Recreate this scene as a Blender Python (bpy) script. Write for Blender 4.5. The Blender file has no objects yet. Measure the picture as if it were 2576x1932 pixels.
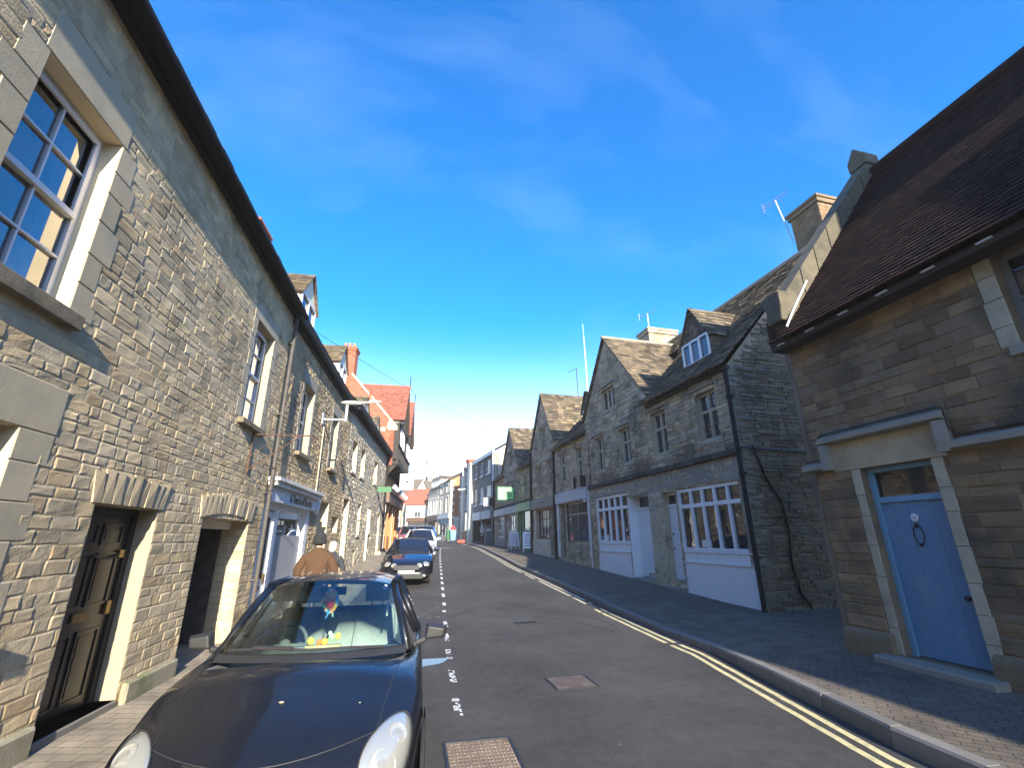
import bpy, bmesh, math, random
import numpy as np
from mathutils import Vector, Matrix
random.seed(7); rng = np.random.default_rng(7)
sc = bpy.context.scene
COL = sc.collection
# ------------------------------------------------------------------ camera
PXW, PXH, FPX, HCAM = 2576, 1932, 1153.6, 1.80
pitch, roll, yaw = math.radians(18.63), math.radians(-.47), math.radians(10.7)
def _rot():
    cp, sp = math.cos(pitch), math.sin(pitch); cr, sr = math.cos(roll), math.sin(roll)
    fwd = np.array([0, cp, sp]); up0 = np.array([0, -sp, cp]); r0 = np.array([1, 0, 0.])
    r = cr*r0 + sr*up0; up = -sr*r0 + cr*up0
    m = np.stack([r, up, -fwd], 1); c, s = math.cos(yaw), math.sin(yaw)
    return np.array([[c, s, 0], [-s, c, 0], [0, 0, 1]]) @ m
CM = _rot(); CC = np.array([0, 0, HCAM])
cd = bpy.data.cameras.new('camera'); cam = bpy.data.objects.new('camera', cd); COL.objects.link(cam)
cam.matrix_world = Matrix([[*CM[0], CC[0]], [*CM[1], CC[1]], [*CM[2], CC[2]], [0, 0, 0, 1]])
cd.sensor_width = 36; cd.lens = 36*FPX/PXW; cd.clip_start = .05; cd.clip_end = 2000
sc.camera = cam
# ------------------------------------------------------------------ light
SUN = np.array([.128, -1, .385]); SUN /= np.linalg.norm(SUN)          # direction towards the sun
sun_el = math.asin(SUN[2]); sun_az = math.atan2(SUN[0], SUN[1])
W = bpy.data.worlds.new('World'); sc.world = W; W.use_nodes = True
nt = W.node_tree; bg = nt.nodes['Background']
sky = nt.nodes.new('ShaderNodeTexSky'); sky.sky_type = 'NISHITA'; sky.sun_disc = False
sky.sun_elevation = sun_el; sky.sun_rotation = sun_az; sky.altitude = 100; sky.air_density = 1.0; sky.dust_density = .4; sky.ozone_density = 3.0
hs = nt.nodes.new('ShaderNodeHueSaturation'); hs.inputs['Saturation'].default_value = 1.42; hs.inputs['Value'].default_value = 2.05; hs.inputs['Hue'].default_value = .508
tc = nt.nodes.new('ShaderNodeTexCoord'); mp = nt.nodes.new('ShaderNodeMapping'); mp.inputs['Scale'].default_value = (1.0, 3.0, 2.2)
mp.inputs['Rotation'].default_value = (0, 0, .5)
cn = nt.nodes.new('ShaderNodeTexNoise'); cn.inputs['Scale'].default_value = 1.5; cn.inputs['Detail'].default_value = 7; cn.inputs['Roughness'].default_value = .55
cn.inputs['Distortion'].default_value = .15
cr = nt.nodes.new('ShaderNodeValToRGB'); cr.color_ramp.elements[0].position = .5; cr.color_ramp.elements[1].position = .85
cr.color_ramp.elements[1].color = (.10, .10, .10, 1)
mx = nt.nodes.new('ShaderNodeMix'); mx.data_type = 'RGBA'; mx.inputs[7].default_value = (8, 9.5, 11, 1)
nt.links.new(tc.outputs['Generated'], mp.inputs[0]); nt.links.new(mp.outputs[0], cn.inputs['Vector']); nt.links.new(cn.outputs[0], cr.inputs[0])
nt.links.new(cr.outputs[0], mx.inputs[0]); nt.links.new(sky.outputs[0], hs.inputs['Color']); nt.links.new(hs.outputs[0], mx.inputs[6])
sp = nt.nodes.new('ShaderNodeSeparateXYZ'); nt.links.new(tc.outputs['Generated'], sp.inputs[0])
hz_ = nt.nodes.new('ShaderNodeMapRange'); hz_.interpolation_type = 'SMOOTHERSTEP'; hz_.inputs[1].default_value = .02; hz_.inputs[2].default_value = .46; hz_.inputs[3].default_value = .85; hz_.inputs[4].default_value = 0
nt.links.new(sp.outputs[2], hz_.inputs[0]); mh = nt.nodes.new('ShaderNodeMix'); mh.data_type = 'RGBA'; mh.inputs[7].default_value = (8.0, 9.0, 9.6, 1)
nt.links.new(hz_.outputs[0], mh.inputs[0]); nt.links.new(mx.outputs[2], mh.inputs[6])
nt.links.new(mh.outputs[2], bg.inputs[0]); bg.inputs[1].default_value = .082
sl = bpy.data.lights.new('sun', 'SUN'); sl.energy = 5.0; sl.angle = math.radians(.55); sl.color = (1, .91, .76)
so = bpy.data.objects.new('sun', sl); COL.objects.link(so)
so.rotation_euler = Vector(SUN).to_track_quat('Z', 'Y').to_euler(); so.location = (20, -60, 40)
# pale air down the street
HAZE = True
if HAZE:
    hb = bpy.data.meshes.new('haze'); x0, x1, y0, y1, z0, z1 = -70, 70, -75, 210, -1.6, 40
    hb.from_pydata([(x, y, z) for x in (x0, x1) for y in (y0, y1) for z in (z0, z1)], [], [(0, 1, 3, 2), (4, 6, 7, 5), (0, 4, 5, 1), (2, 3, 7, 6), (0, 2, 6, 4), (1, 5, 7, 3)])
    hm = bpy.data.materials.new('street_haze'); hm.use_nodes = True; ht = hm.node_tree; ht.nodes.remove(ht.nodes['Principled BSDF']); hv = ht.nodes.new('ShaderNodeVolumePrincipled'); hv.inputs['Color'].default_value = (.95, .96, 1, 1); hv.inputs['Density'].default_value = .0008; hv.inputs['Anisotropy'].default_value = .0
    ht.links.new(hv.outputs[0], ht.nodes['Material Output'].inputs['Volume']); hb.materials.append(hm); ho = bpy.data.objects.new('haze', hb); COL.objects.link(ho); ho['kind'] = 'stuff'
sc.view_settings.view_transform = 'Standard'; sc.view_settings.look = 'None'; sc.view_settings.exposure = 1.5; sc.view_settings.gamma = 1
sc.cycles.max_bounces = 6; sc.cycles.diffuse_bounces = 3; sc.cycles.transparent_max_bounces = 12; sc.cycles.caustics_reflective = False; sc.cycles.caustics_refractive = False
# ------------------------------------------------------------------ ground profile and picture measurement
KY = [-80, -10, 8.5, 11.8, 17, 21.5, 25.7, 34, 48, 75, 130, 400]; KZ = [-.2, 0, 0, .064, .32, .535, .75, 1.09, 1.45, 1.60, 1.68, 1.70]
def zg(y): return float(np.interp(y, KY, KZ))
def ray(px, py): return CM @ np.array([(px-1288)/FPX, -(py-966)/FPX, -1.0])
def G(px, py, off=0.):
    d = ray(px, py); ts = np.geomspace(1.5, 300, 3000); y = ts*d[1]
    z = HCAM + ts*d[2] - np.interp(y, KY, KZ) - off
    i = np.where((z[:-1] > 0) & (z[1:] <= 0))[0][0]
    t = ts[i] + (ts[i+1]-ts[i])*z[i]/(z[i]-z[i+1]); return CC + t*d
class Fac:
    """A street front: p its foot, u along it away from the camera, n out of the wall."""
    def __init__(self, p, deg, side):
        a = math.radians(deg); self.p = np.array(p[:2], float); self.u = np.array([math.sin(a), math.cos(a)])
        self.side = side; self.n = side*np.array([self.u[1], -self.u[0]])
    def T(self, s, z, d=0.):
        q = self.p + self.u*s + self.n*d; return (float(q[0]), float(q[1]), float(z))
    def sz(self, px, py, d=0.):
        r = ray(px, py); c = self.p + self.n*d; t = ((c-CC[:2])@self.n)/(r[:2]@self.n); P = CC + t*r
        return float((P[:2]-c)@self.u), float(P[2])
    def rect(self, a, b, d=0.):
        s0, z0 = self.sz(*a, d); s1, z1 = self.sz(*b, d); return [min(s0, s1), max(s0, s1), min(z0, z1), max(z0, z1)]
    def g(self, s, d=0.): return zg(self.T(s, 0, d)[1])
    def end(self, s): return self.p + self.u*s
# ------------------------------------------------------------------ mesh helpers
LOC = {}
class MB:
    def __init__(self, T=None): self.v = []; self.f = []; self.c = []; self.m = []; self.T = T
    def add(self, pts, faces, col=1., mi=0):
        n = len(self.v); self.v += [tuple(p) for p in pts]
        c = (col,)*3 if not hasattr(col, '__len__') else tuple(col)
        self.c += [c]*len(pts); self.f += [tuple(i+n for i in f) for f in faces]; self.m += [mi]*len(faces); return self
    def quad(self, a, b, c, d, col=1., mi=0): return self.add([a, b, c, d], [(0, 1, 2, 3)], col, mi)
    def poly(self, pts, col=1.): return self.add(pts, [tuple(range(len(pts)))], col)
    def hexa(self, p, col=1., mi=0):
        return self.add(p, [(0, 1, 2, 3), (4, 7, 6, 5), (0, 4, 5, 1), (1, 5, 6, 2), (2, 6, 7, 3), (3, 7, 4, 0)], col, mi)
    def box(self, s0, s1, z0, z1, d0, d1, col=1., mi=0):
        T = self.T or (lambda s, z, d: (s, d, z))
        return self.hexa([T(s0, z0, d0), T(s1, z0, d0), T(s1, z1, d0), T(s0, z1, d0), T(s0, z0, d1), T(s1, z0, d1), T(s1, z1, d1), T(s0, z1, d1)], col, mi)
    def ext(self, outline, d0, d1, col=1.):
        """Extrude an (s, z) outline from d0 to d1."""
        T = self.T or (lambda s, z, d: (s, d, z)); n = len(outline)
        self.add([T(s, z, d0) for s, z in outline] + [T(s, z, d1) for s, z in outline],
                 [tuple(range(n)), tuple(range(2*n-1, n-1, -1))] + [(i, n+i, n+(i+1) % n, (i+1) % n) for i in range(n)], col); return self
    def tube(self, pts, r, n=8, col=1., r1=None):
        pts = [Vector(p) for p in pts]; k = len(pts); V = []; Fc = []
        for i, p in enumerate(pts):
            t = (pts[min(i+1, k-1)] - pts[max(i-1, 0)]).normalized()
            a = t.orthogonal().normalized() if i == 0 else (pa - t*pa.dot(t)).normalized()
            pa = a; b = t.cross(a); rr = r if r1 is None else r + (r1-r)*i/(k-1)
            V += [p + a*rr*math.cos(2*math.pi*j/n) + b*rr*math.sin(2*math.pi*j/n) for j in range(n)]
        for i in range(k-1):
            Fc += [(i*n+j, i*n+(j+1) % n, (i+1)*n+(j+1) % n, (i+1)*n+j) for j in range(n)]
        Fc += [tuple(range(n-1, -1, -1)), tuple(range((k-1)*n, k*n))]
        return self.add(V, Fc, col)
    def lathe(self, c, prof, n=14, axis='z', col=1.):
        V = []; Fc = []; k = len(prof); c = Vector(c)
        for r, h in prof:
            for j in range(n):
                a = 2*math.pi*j/n; x, y = r*math.cos(a), r*math.sin(a)
                V.append(c + {'z': Vector((x, y, h)), 'y': Vector((x, h, y)), 'x': Vector((h, x, y))}[axis])
        for i in range(k-1): Fc += [(i*n+j, i*n+(j+1) % n, (i+1)*n+(j+1) % n, (i+1)*n+j) for j in range(n)]
        Fc += [tuple(range(n)), tuple(range((k-1)*n, k*n))]
        return self.add(V, Fc, col)
    def ball(self, c, r, n=10, col=1., jit=0.):
        c = Vector(c); r = Vector(r) if hasattr(r, '__len__') else Vector((r, r, r)); V = []; Fc = []; m = n//2
        for i in range(m+1):
            for j in range(n):
                a = math.pi*i/m; b = 2*math.pi*j/n; k = 1+random.uniform(-jit, jit)
                V.append(c + Vector((r.x*math.sin(a)*math.cos(b), r.y*math.sin(a)*math.sin(b), r.z*math.cos(a)))*k)
        for i in range(m): Fc += [(i*n+j, (i+1)*n+j, (i+1)*n+(j+1) % n, i*n+(j+1) % n) for j in range(n)]
        return self.add(V, Fc, col)
    def build(self, name, mat, parent=None, smooth=False, local=False, bevel=0, subsurf=0):
        me = bpy.data.meshes.new(name); off = (0, 0, 0)
        if parent is not None and not local: off = LOC[parent.name]
        v = np.array(self.v, dtype=np.float32) - np.array(off, dtype=np.float32)
        me.from_pydata(v.tolist(), [], self.f)
        at = me.color_attributes.new('tint', 'FLOAT_COLOR', 'POINT')
        cc = np.ones((len(self.v), 4), np.float32); cc[:, :3] = np.array(self.c, np.float32); at.data.foreach_set('color', cc.ravel())
        for m in (mat if isinstance(mat, (list, tuple)) else [mat]): me.materials.append(m)
        if any(self.m): me.polygons.foreach_set('material_index', self.m)
        if smooth: me.polygons.foreach_set('use_smooth', [True]*len(self.f))
        bm = bmesh.new(); bm.from_mesh(me); bmesh.ops.recalc_face_normals(bm, faces=bm.faces); bm.to_mesh(me); bm.free()
        me.update()
        o = bpy.data.objects.new(name, me); COL.objects.link(o); LOC[o.name] = off if parent is not None else (0, 0, 0)
        if parent is not None:
            o.parent = parent
            if not local: LOC[o.name] = off
        if bevel:
            b = o.modifiers.new('bevel', 'BEVEL'); b.width = bevel; b.segments = 2; b.limit_method = 'ANGLE'
        if subsurf:
            b = o.modifiers.new('subsurf', 'SUBSURF'); b.levels = subsurf; b.render_levels = subsurf
        return o
def tag(o, label=None, cat=None, group=None, kind=None):
    if label: o['label'] = label
    if cat: o['category'] = cat
    if group: o['group'] = group
    if kind: o['kind'] = kind
    return o
def thing(name, label, cat, loc, rz=0, group=None):
    o = bpy.data.objects.new(name, None); COL.objects.link(o); o.location = loc; o.rotation_euler = (0, 0, rz)
    o.empty_display_size = .2; LOC[o.name] = tuple(loc); return tag(o, label, cat, group)
def copy_tree(o, parent=None):
    c = o.copy(); COL.objects.link(c); c.parent = parent
    for ch in [x for x in bpy.data.objects if x.parent == o]: copy_tree(ch, c)
    return c
def text(body, size, pos, xdir, zdir, mat, parent, depth=.008, name='lettering', align='CENTER', off=0.):
    cu = bpy.data.curves.new(name, 'FONT'); cu.body = body; cu.size = size; cu.extrude = depth; cu.align_x = align; cu.align_y = 'CENTER'; cu.offset = off
    cu.materials.append(mat); o = bpy.data.objects.new(name, cu); COL.objects.link(o)
    x = Vector(xdir).normalized(); z = Vector(zdir).normalized(); y = z.cross(x)
    m = Matrix((x, y, z)).transposed().to_4x4(); m.translation = Vector(pos) - Vector(LOC[parent.name])
    me = bpy.data.meshes.new_from_object(o.evaluated_get(bpy.context.evaluated_depsgraph_get())); bpy.data.objects.remove(o)
    o = bpy.data.objects.new(name, me); COL.objects.link(o); o.parent = parent; o.matrix_local = m
    at = me.color_attributes.new('tint', 'FLOAT_COLOR', 'POINT'); at.data.foreach_set('color', [1.]*4*len(me.vertices))
    return o
# ------------------------------------------------------------------ materials
def nodes(name):
    m = bpy.data.materials.new(name); m.use_nodes = True; t = m.node_tree; return m, t, t.nodes['Principled BSDF']
def mat(name, col, rough=.8, var=.25, vs=6., fine=60., bump=.3, bd=.01, metal=0., coat=0., dirt=None, spec=.5, tint=True):
    """Base colour x tint x two scales of noise, fine bump; dirt = (colour, amount, scale)."""
    m, t, b = nodes(name); N = t.nodes.new; L = t.links.new
    g = N('ShaderNodeNewGeometry')
    n1 = N('ShaderNodeTexNoise'); n1.inputs['Scale'].default_value = vs; n1.inputs['Detail'].default_value = 5; L(g.outputs['Position'], n1.inputs['Vector'])
    n2 = N('ShaderNodeTexNoise'); n2.inputs['Scale'].default_value = fine; n2.inputs['Detail'].default_value = 4; L(g.outputs['Position'], n2.inputs['Vector'])
    ad = N('ShaderNodeMath'); ad.operation = 'ADD'; L(n1.outputs[0], ad.inputs[0]); L(n2.outputs[0], ad.inputs[1])
    mr = N('ShaderNodeMapRange'); mr.inputs[1].default_value = .6; mr.inputs[2].default_value = 1.4; mr.inputs[3].default_value = 1-var; mr.inputs[4].default_value = 1+var
    L(ad.outputs[0], mr.inputs[0])
    mu = N('ShaderNodeMix'); mu.data_type = 'RGBA'; mu.blend_type = 'MULTIPLY'; mu.inputs[0].default_value = 1; mu.inputs[6].default_value = (*col, 1); L(mr.outputs[0], mu.inputs[7])
    out = mu.outputs[2]
    if tint:
        at = N('ShaderNodeAttribute'); at.attribute_name = 'tint'
        m2 = N('ShaderNodeMix'); m2.data_type = 'RGBA'; m2.blend_type = 'MULTIPLY'; m2.inputs[0].default_value = 1; L(out, m2.inputs[6]); L(at.outputs['Color'], m2.inputs[7]); out = m2.outputs[2]
    if dirt:
        n3 = N('ShaderNodeTexNoise'); n3.inputs['Scale'].default_value = dirt[2]; n3.inputs['Detail'].default_value = 8; n3.inputs['Roughness'].default_value = .62; L(g.outputs['Position'], n3.inputs['Vector'])
        r3 = N('ShaderNodeMapRange'); r3.inputs[1].default_value = .5; r3.inputs[2].default_value = .68; r3.inputs[3].default_value = 0; r3.inputs[4].default_value = dirt[1]; L(n3.outputs[0], r3.inputs[0])
        m3 = N('ShaderNodeMix'); m3.data_type = 'RGBA'; L(r3.outputs[0], m3.inputs[0]); L(out, m3.inputs[6]); m3.inputs[7].default_value = (*dirt[0], 1); out = m3.outputs[2]
    L(out, b.inputs['Base Color']); b.inputs['Roughness'].default_value = rough; b.inputs['Metallic'].default_value = metal
    b.inputs['Coat Weight'].default_value = coat; b.inputs['Coat Roughness'].default_value = .03; b.inputs['Specular IOR Level'].default_value = spec
    if bump:
        bp = N('ShaderNodeBump'); bp.inputs['Strength'].default_value = bump; bp.inputs['Distance'].default_value = bd; L(ad.outputs[0], bp.inputs['Height']); L(bp.outputs[0], b.inputs['Normal'])
    return m
def glass(name, tintc=(.9, .95, .93), boost=1.0):
    m, t, b = nodes(name); t.nodes.remove(b); N = t.nodes.new; L = t.links.new
    tr = N('ShaderNodeBsdfTransparent'); tr.inputs[0].default_value = (*tintc, 1); gl = N('ShaderNodeBsdfGlossy'); gl.inputs['Roughness'].default_value = .01; gl.inputs[0].default_value = (1, 1, 1, 1)
    fr = N('ShaderNodeFresnel'); fr.inputs[0].default_value = 1.5; mm = N('ShaderNodeMath'); mm.operation = 'MULTIPLY'; mm.inputs[1].default_value = 1.5*boost; mm.use_clamp = True
    mi = N('ShaderNodeMixShader'); L(fr.outputs[0], mm.inputs[0]); L(mm.outputs[0], mi.inputs[0]); L(tr.outputs[0], mi.inputs[1]); L(gl.outputs[0], mi.inputs[2]); L(mi.outputs[0], t.nodes['Material Output'].inputs[0])
    return m
def darkglass(name, col=(.012, .014, .018)):
    m, t, b = nodes(name); b.inputs['Base Color'].default_value = (*col, 1); b.inputs['Roughness'].default_value = .02; b.inputs['IOR'].default_value = 1.5; b.inputs['Specular IOR Level'].default_value = 1.0
    N = t.nodes.new; g = N('ShaderNodeNewGeometry'); n = N('ShaderNodeTexNoise'); n.inputs['Scale'].default_value = 3; t.links.new(g.outputs['Position'], n.inputs['Vector'])
    bp = N('ShaderNodeBump'); bp.inputs['Strength'].default_value = .025; bp.inputs['Distance'].default_value = .05; t.links.new(n.outputs[0], bp.inputs['Height']); t.links.new(bp.outputs[0], b.inputs['Normal'])
    return m
M = {}
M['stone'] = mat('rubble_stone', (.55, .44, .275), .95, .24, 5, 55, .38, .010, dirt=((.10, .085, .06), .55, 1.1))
M['stone2'] = mat('dark_rubble', (.40, .32, .20), .95, .3, 4, 45, .7, .012, dirt=((.10, .085, .06), .7, 1.0))
M['stone3'] = mat('pale_rubble', (.44, .40, .31), .95, .22, 5, 50, .6, .012, dirt=((.16, .14, .11), .4, 1.4))
M['ashlar'] = mat('dressed_stone', (.43, .375, .27), .9, .18, 4, 70, .25, .006, dirt=((.19, .165, .12), .5, 2.2))
M['sill'] = mat('mossy_sill', (.20, .17, .11), .95, .35, 8, 60, .4, .006, dirt=((.07, .06, .045), .8, 3)); M['ashlar_pale'] = mat('pale_dressed_stone', (.46, .39, .26), .9, .12, 4, 60, .25, .006, dirt=((.30, .28, .23), .5, 2.5))
M['ashlar_grey'] = mat('weathered_ashlar', (.29, .265, .215), .9, .16, 5, 80, .3, .006, dirt=((.15, .145, .13), .5, 2.5))
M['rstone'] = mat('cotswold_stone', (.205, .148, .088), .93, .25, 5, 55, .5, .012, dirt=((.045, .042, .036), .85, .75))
M['rstone_grey'] = mat('grey_lime_stone', (.42, .345, .24), .93, .25, 5, 55, .5, .012, dirt=((.07, .068, .062), .65, 1.4))
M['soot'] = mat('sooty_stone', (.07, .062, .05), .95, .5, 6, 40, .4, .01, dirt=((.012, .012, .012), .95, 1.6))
M['lime'] = mat('lime_reveal', (.50, .42, .28), .85, .08, 4, 60, .1, .004)
M['slate'] = mat('stone_slates', (.150, .120, .080), .95, .3, 6, 40, .6, .012, dirt=((.05, .045, .04), .6, 2.0))
M['tile'] = mat('clay_tiles', (.028, .0145, .012), .95, .3, 8, 60, .4, .006, dirt=((.022, .018, .017), .5, 1.5), spec=.15)
M['redtile'] = mat('red_roof_tiles', (.26, .088, .055), .9, .25, 8, 50, .4, .008)
M['brick'] = mat('red_brick', (.36, .115, .065), .92, .22, 6, 50, .4, .006)
M['brick_orange'] = mat('orange_brick', (.50, .22, .10), .92, .18, 6, 50, .3, .006)
M['render'] = mat('cream_render', (.60, .53, .40), .95, .12, 3, 80, .3, .005, dirt=((.33, .28, .2), .35, 1.0))
M['cream'] = mat('pale_render', (.75, .70, .58), .95, .08, 3, 60, .15, .004)
M['greyrender'] = mat('grey_render', (.22, .20, .175), .95, .14, 3, 60, .3, .005)
M['white'] = mat('white_paint', (.74, .75, .76), .45, .05, 4, 40, .08, .003)
M['offwhite'] = mat('aged_white_paint', (.62, .62, .60), .55, .10, 5, 40, .1, .003, dirt=((.4, .38, .33), .4, 4))
M['black'] = mat('black_gloss_paint', (.012, .012, .014), .3, .2, 5, 40, .06, .003)
M['iron'] = mat('cast_iron', (.018, .017, .017), .55, .2, 5, 60, .1, .003)
M['rust'] = mat('rusty_iron', (.10, .055, .035), .85, .4, 12, 80, .3, .003)
M['blue'] = mat('blue_door_paint', (.10, .225, .37), .5, .12, 4, 30, .12, .003, dirt=((.16, .27, .38), .6, 3.5))
M['bluetrim'] = mat('pale_blue_paint', (.15, .31, .45), .5, .07, 4, 30, .06, .003)
M['brass'] = mat('brass', (.20, .14, .06), .35, .2, 10, 60, .05, .002, metal=.9)
M['dark'] = mat('dark_interior', (.02, .019, .018), .95, .2, 3, 30, 0)
M['room'] = mat('dim_room', (.07, .062, .055), .95, .3, 2, 20, 0)
M['curtain'] = mat('cream_curtain', (.60, .50, .30), .95, .12, 4, 30, 0)
M['net'] = mat('net_curtain', (.55, .55, .52), .95, .15, 9, 60, 0)
M['frost'] = mat('frosted_glass', (.30, .31, .33), .6, .06, 2, 40, .05, .002)
M['timber'] = mat('dark_timber', (.035, .028, .024), .8, .3, 6, 40, .2, .004)
M['brown'] = mat('brown_paint', (.16, .10, .075), .7, .15, 5, 40, .1, .003)
M['greybrown'] = mat('taupe_paint', (.22, .195, .17), .7, .1, 4, 30, .1, .003)
M['greyblue'] = mat('pale_grey_paint', (.42, .44, .46), .6, .08, 4, 30, .08, .003)
M['green'] = mat('green_paint', (.02, .13, .045), .5, .1, 4, 30, .06, .003)
M['greenlite'] = mat('light_green_board', (.07, .22, .12), .5, .06, 4, 30, .05, .003)
M['steel'] = mat('grey_metal', (.35, .35, .35), .45, .1, 10, 60, .05, .002, metal=.6)
M['gutter'] = mat('black_gutter', (.007, .007, .008), .8, .2, 5, 40, .1, .003)
M['terracotta'] = mat('terracotta_pot', (.50, .22, .12), .9, .15, 6, 40, .2, .004)
M['coping'] = mat('lichened_coping', (.11, .096, .066), .95, .35, 6, 60, .4, .008, dirt=((.05, .048, .04), .8, 2.0))
M['rainpipe'] = mat('weathered_pipe', (.075, .066, .058), .7, .3, 8, 60, .2, .003)
M['lampgrey'] = mat('lamp_grey_paint', (.42, .42, .40), .6, .1, 6, 40, .05, .002)
M['lead'] = mat('lead_flashing', (.16, .16, .165), .6, .2, 5, 40, .2, .004)
M['darkglass'] = darkglass('window_glass')
M['skyglass'] = darkglass('upper_window_glass', (.02, .025, .035))
M['glass'] = glass('clear_glass', (.85, .90, .92), 2.6)
M['carglass'] = glass('car_glass', (.80, .93, .87), 1.25)
M['plaster'] = mat('white_plaster', (.72, .70, .64), .9, .06, 3, 40, .1, .003)
M['orange'] = mat('orange_tile', (.55, .20, .06), .35, .15, 6, 40, .1, .003)
def asphalt():
    m, t, b = nodes('asphalt'); N = t.nodes.new; L = t.links.new; g = N('ShaderNodeNewGeometry')
    def noise(s, d, r=.6):
        n = N('ShaderNodeTexNoise'); n.inputs['Scale'].default_value = s; n.inputs['Detail'].default_value = d; n.inputs['Roughness'].default_value = r; L(g.outputs['Position'], n.inputs['Vector']); return n.outputs[0]
    def rng_(x, a, b_, c, d):
        n = N('ShaderNodeMapRange'); n.inputs[1].default_value = a; n.inputs[2].default_value = b_; n.inputs[3].default_value = c; n.inputs[4].default_value = d; L(x, n.inputs[0]); return n.outputs[0]
    def mul(x, y, op='MULTIPLY'):
        n = N('ShaderNodeMath'); n.operation = op; L(x, n.inputs[0]); L(y, n.inputs[1]); return n.outputs[0]
    a = mul(rng_(noise(.5, 8, .62), .35, .66, .72, 1.3), rng_(noise(7, 6, .7), .3, .7, .78, 1.2)); f = rng_(noise(140, 3), .3, .7, .72, 1.28)
    sp = mul(rng_(noise(48, 2), .70, .76, 0, .16), rng_(noise(21, 3), .66, .74, 0, .10), 'ADD')
    v = N('ShaderNodeTexVoronoi'); v.inputs['Scale'].default_value = 260; L(g.outputs['Position'], v.inputs['Vector'])
    base = mul(a, f); k = N('ShaderNodeMath'); k.operation = 'MULTIPLY'; k.inputs[1].default_value = .055; L(base, k.inputs[0])
    tot = mul(k.outputs[0], sp, 'ADD'); c = N('ShaderNodeCombineColor'); L(tot, c.inputs[0]); L(tot, c.inputs[1]); L(tot, c.inputs[2])
    w = N('ShaderNodeMix'); w.data_type = 'RGBA'; w.blend_type = 'MULTIPLY'; w.inputs[0].default_value = 1; L(c.outputs[0], w.inputs[6]); w.inputs[7].default_value = (1.06, 1.0, .95, 1)
    L(w.outputs[2], b.inputs['Base Color']); b.inputs['Roughness'].default_value = .85; b.inputs['Specular IOR Level'].default_value = .35
    bp = N('ShaderNodeBump'); bp.inputs['Strength'].default_value = .55; bp.inputs['Distance'].default_value = .006; L(v.outputs[0], bp.inputs['Height']); L(bp.outputs[0], b.inputs['Normal'])
    return m
def paving(name, c1, c2, mortar, rot, bw=.2, bh=.1):
    m, t, b = nodes(name); N = t.nodes.new; L = t.links.new; g = N('ShaderNodeNewGeometry'); mp = N('ShaderNodeMapping'); mp.inputs['Rotation'].default_value = (0, 0, rot); L(g.outputs['Position'], mp.inputs[0])
    nz = N('ShaderNodeTexNoise'); nz.inputs['Scale'].default_value = 3; L(g.outputs['Position'], nz.inputs['Vector'])
    ad = N('ShaderNodeMix'); ad.data_type = 'RGBA'; ad.blend_type = 'ADD'; ad.inputs[0].default_value = .035; L(mp.outputs[0], ad.inputs[6]); L(nz.outputs['Color'], ad.inputs[7])
    k = N('ShaderNodeTexBrick'); L(ad.outputs[2], k.inputs['Vector']); k.inputs['Scale'].default_value = 1; k.inputs['Brick Width'].default_value = bw; k.inputs['Row Height'].default_value = bh
    k.inputs['Mortar Size'].default_value = .006; k.inputs['Mortar Smooth'].default_value = .3; k.inputs['Color1'].default_value = (*c1, 1); k.inputs['Color2'].default_value = (*c2, 1); k.inputs['Mortar'].default_value = (*mortar, 1)
    n = N('ShaderNodeTexNoise'); n.inputs['Scale'].default_value = 2.2; n.inputs['Detail'].default_value = 8; L(g.outputs['Position'], n.inputs['Vector'])
    r = N('ShaderNodeMapRange'); r.inputs[1].default_value = .3; r.inputs[2].default_value = .7; r.inputs[3].default_value = .65; r.inputs[4].default_value = 1.3; L(n.outputs[0], r.inputs[0])
    w = N('ShaderNodeMix'); w.data_type = 'RGBA'; w.blend_type = 'MULTIPLY'; w.inputs[0].default_value = 1; L(k.outputs[0], w.inputs[6]); L(r.outputs[0], w.inputs[7]); L(w.outputs[2], b.inputs['Base Color'])
    n2 = N('ShaderNodeTexNoise'); n2.inputs['Scale'].default_value = 60; n2.inputs['Detail'].default_value = 4; L(g.outputs['Position'], n2.inputs['Vector'])
    s = N('ShaderNodeMath'); s.operation = 'MULTIPLY_ADD'; L(k.outputs['Fac'], s.inputs[0]); s.inputs[1].default_value = -1.6; L(n2.outputs[0], s.inputs[2])
    bp = N('ShaderNodeBump'); bp.inputs['Strength'].default_value = .6; bp.inputs['Distance'].default_value = .008; L(s.outputs[0], bp.inputs['Height']); L(bp.outputs[0], b.inputs['Normal']); b.inputs['Roughness'].default_value = .9
    return m
M['asphalt'] = asphalt()
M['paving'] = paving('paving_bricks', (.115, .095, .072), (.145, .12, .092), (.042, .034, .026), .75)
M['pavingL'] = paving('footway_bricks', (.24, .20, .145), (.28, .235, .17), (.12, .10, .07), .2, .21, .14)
M['kerb'] = mat('granite_kerb', (.17, .16, .145), .85, .2, 5, 90, .3, .005, dirt=((.12, .115, .105), .4, 3))
M['yellow'] = mat('yellow_road_paint', (.60, .53, .28), .8, .15, 8, 90, .3, .004, dirt=((.30, .26, .13), .6, 9))
M['cream_line'] = mat('worn_road_paint', (.50, .45, .32), .85, .2, 8, 90, .3, .004, dirt=((.2, .18, .14), .6, 6))
M['roadwhite'] = mat('white_road_paint', (.62, .62, .62), .8, .12, 9, 90, .3, .004, dirt=((.2, .2, .2), .5, 20))
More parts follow.
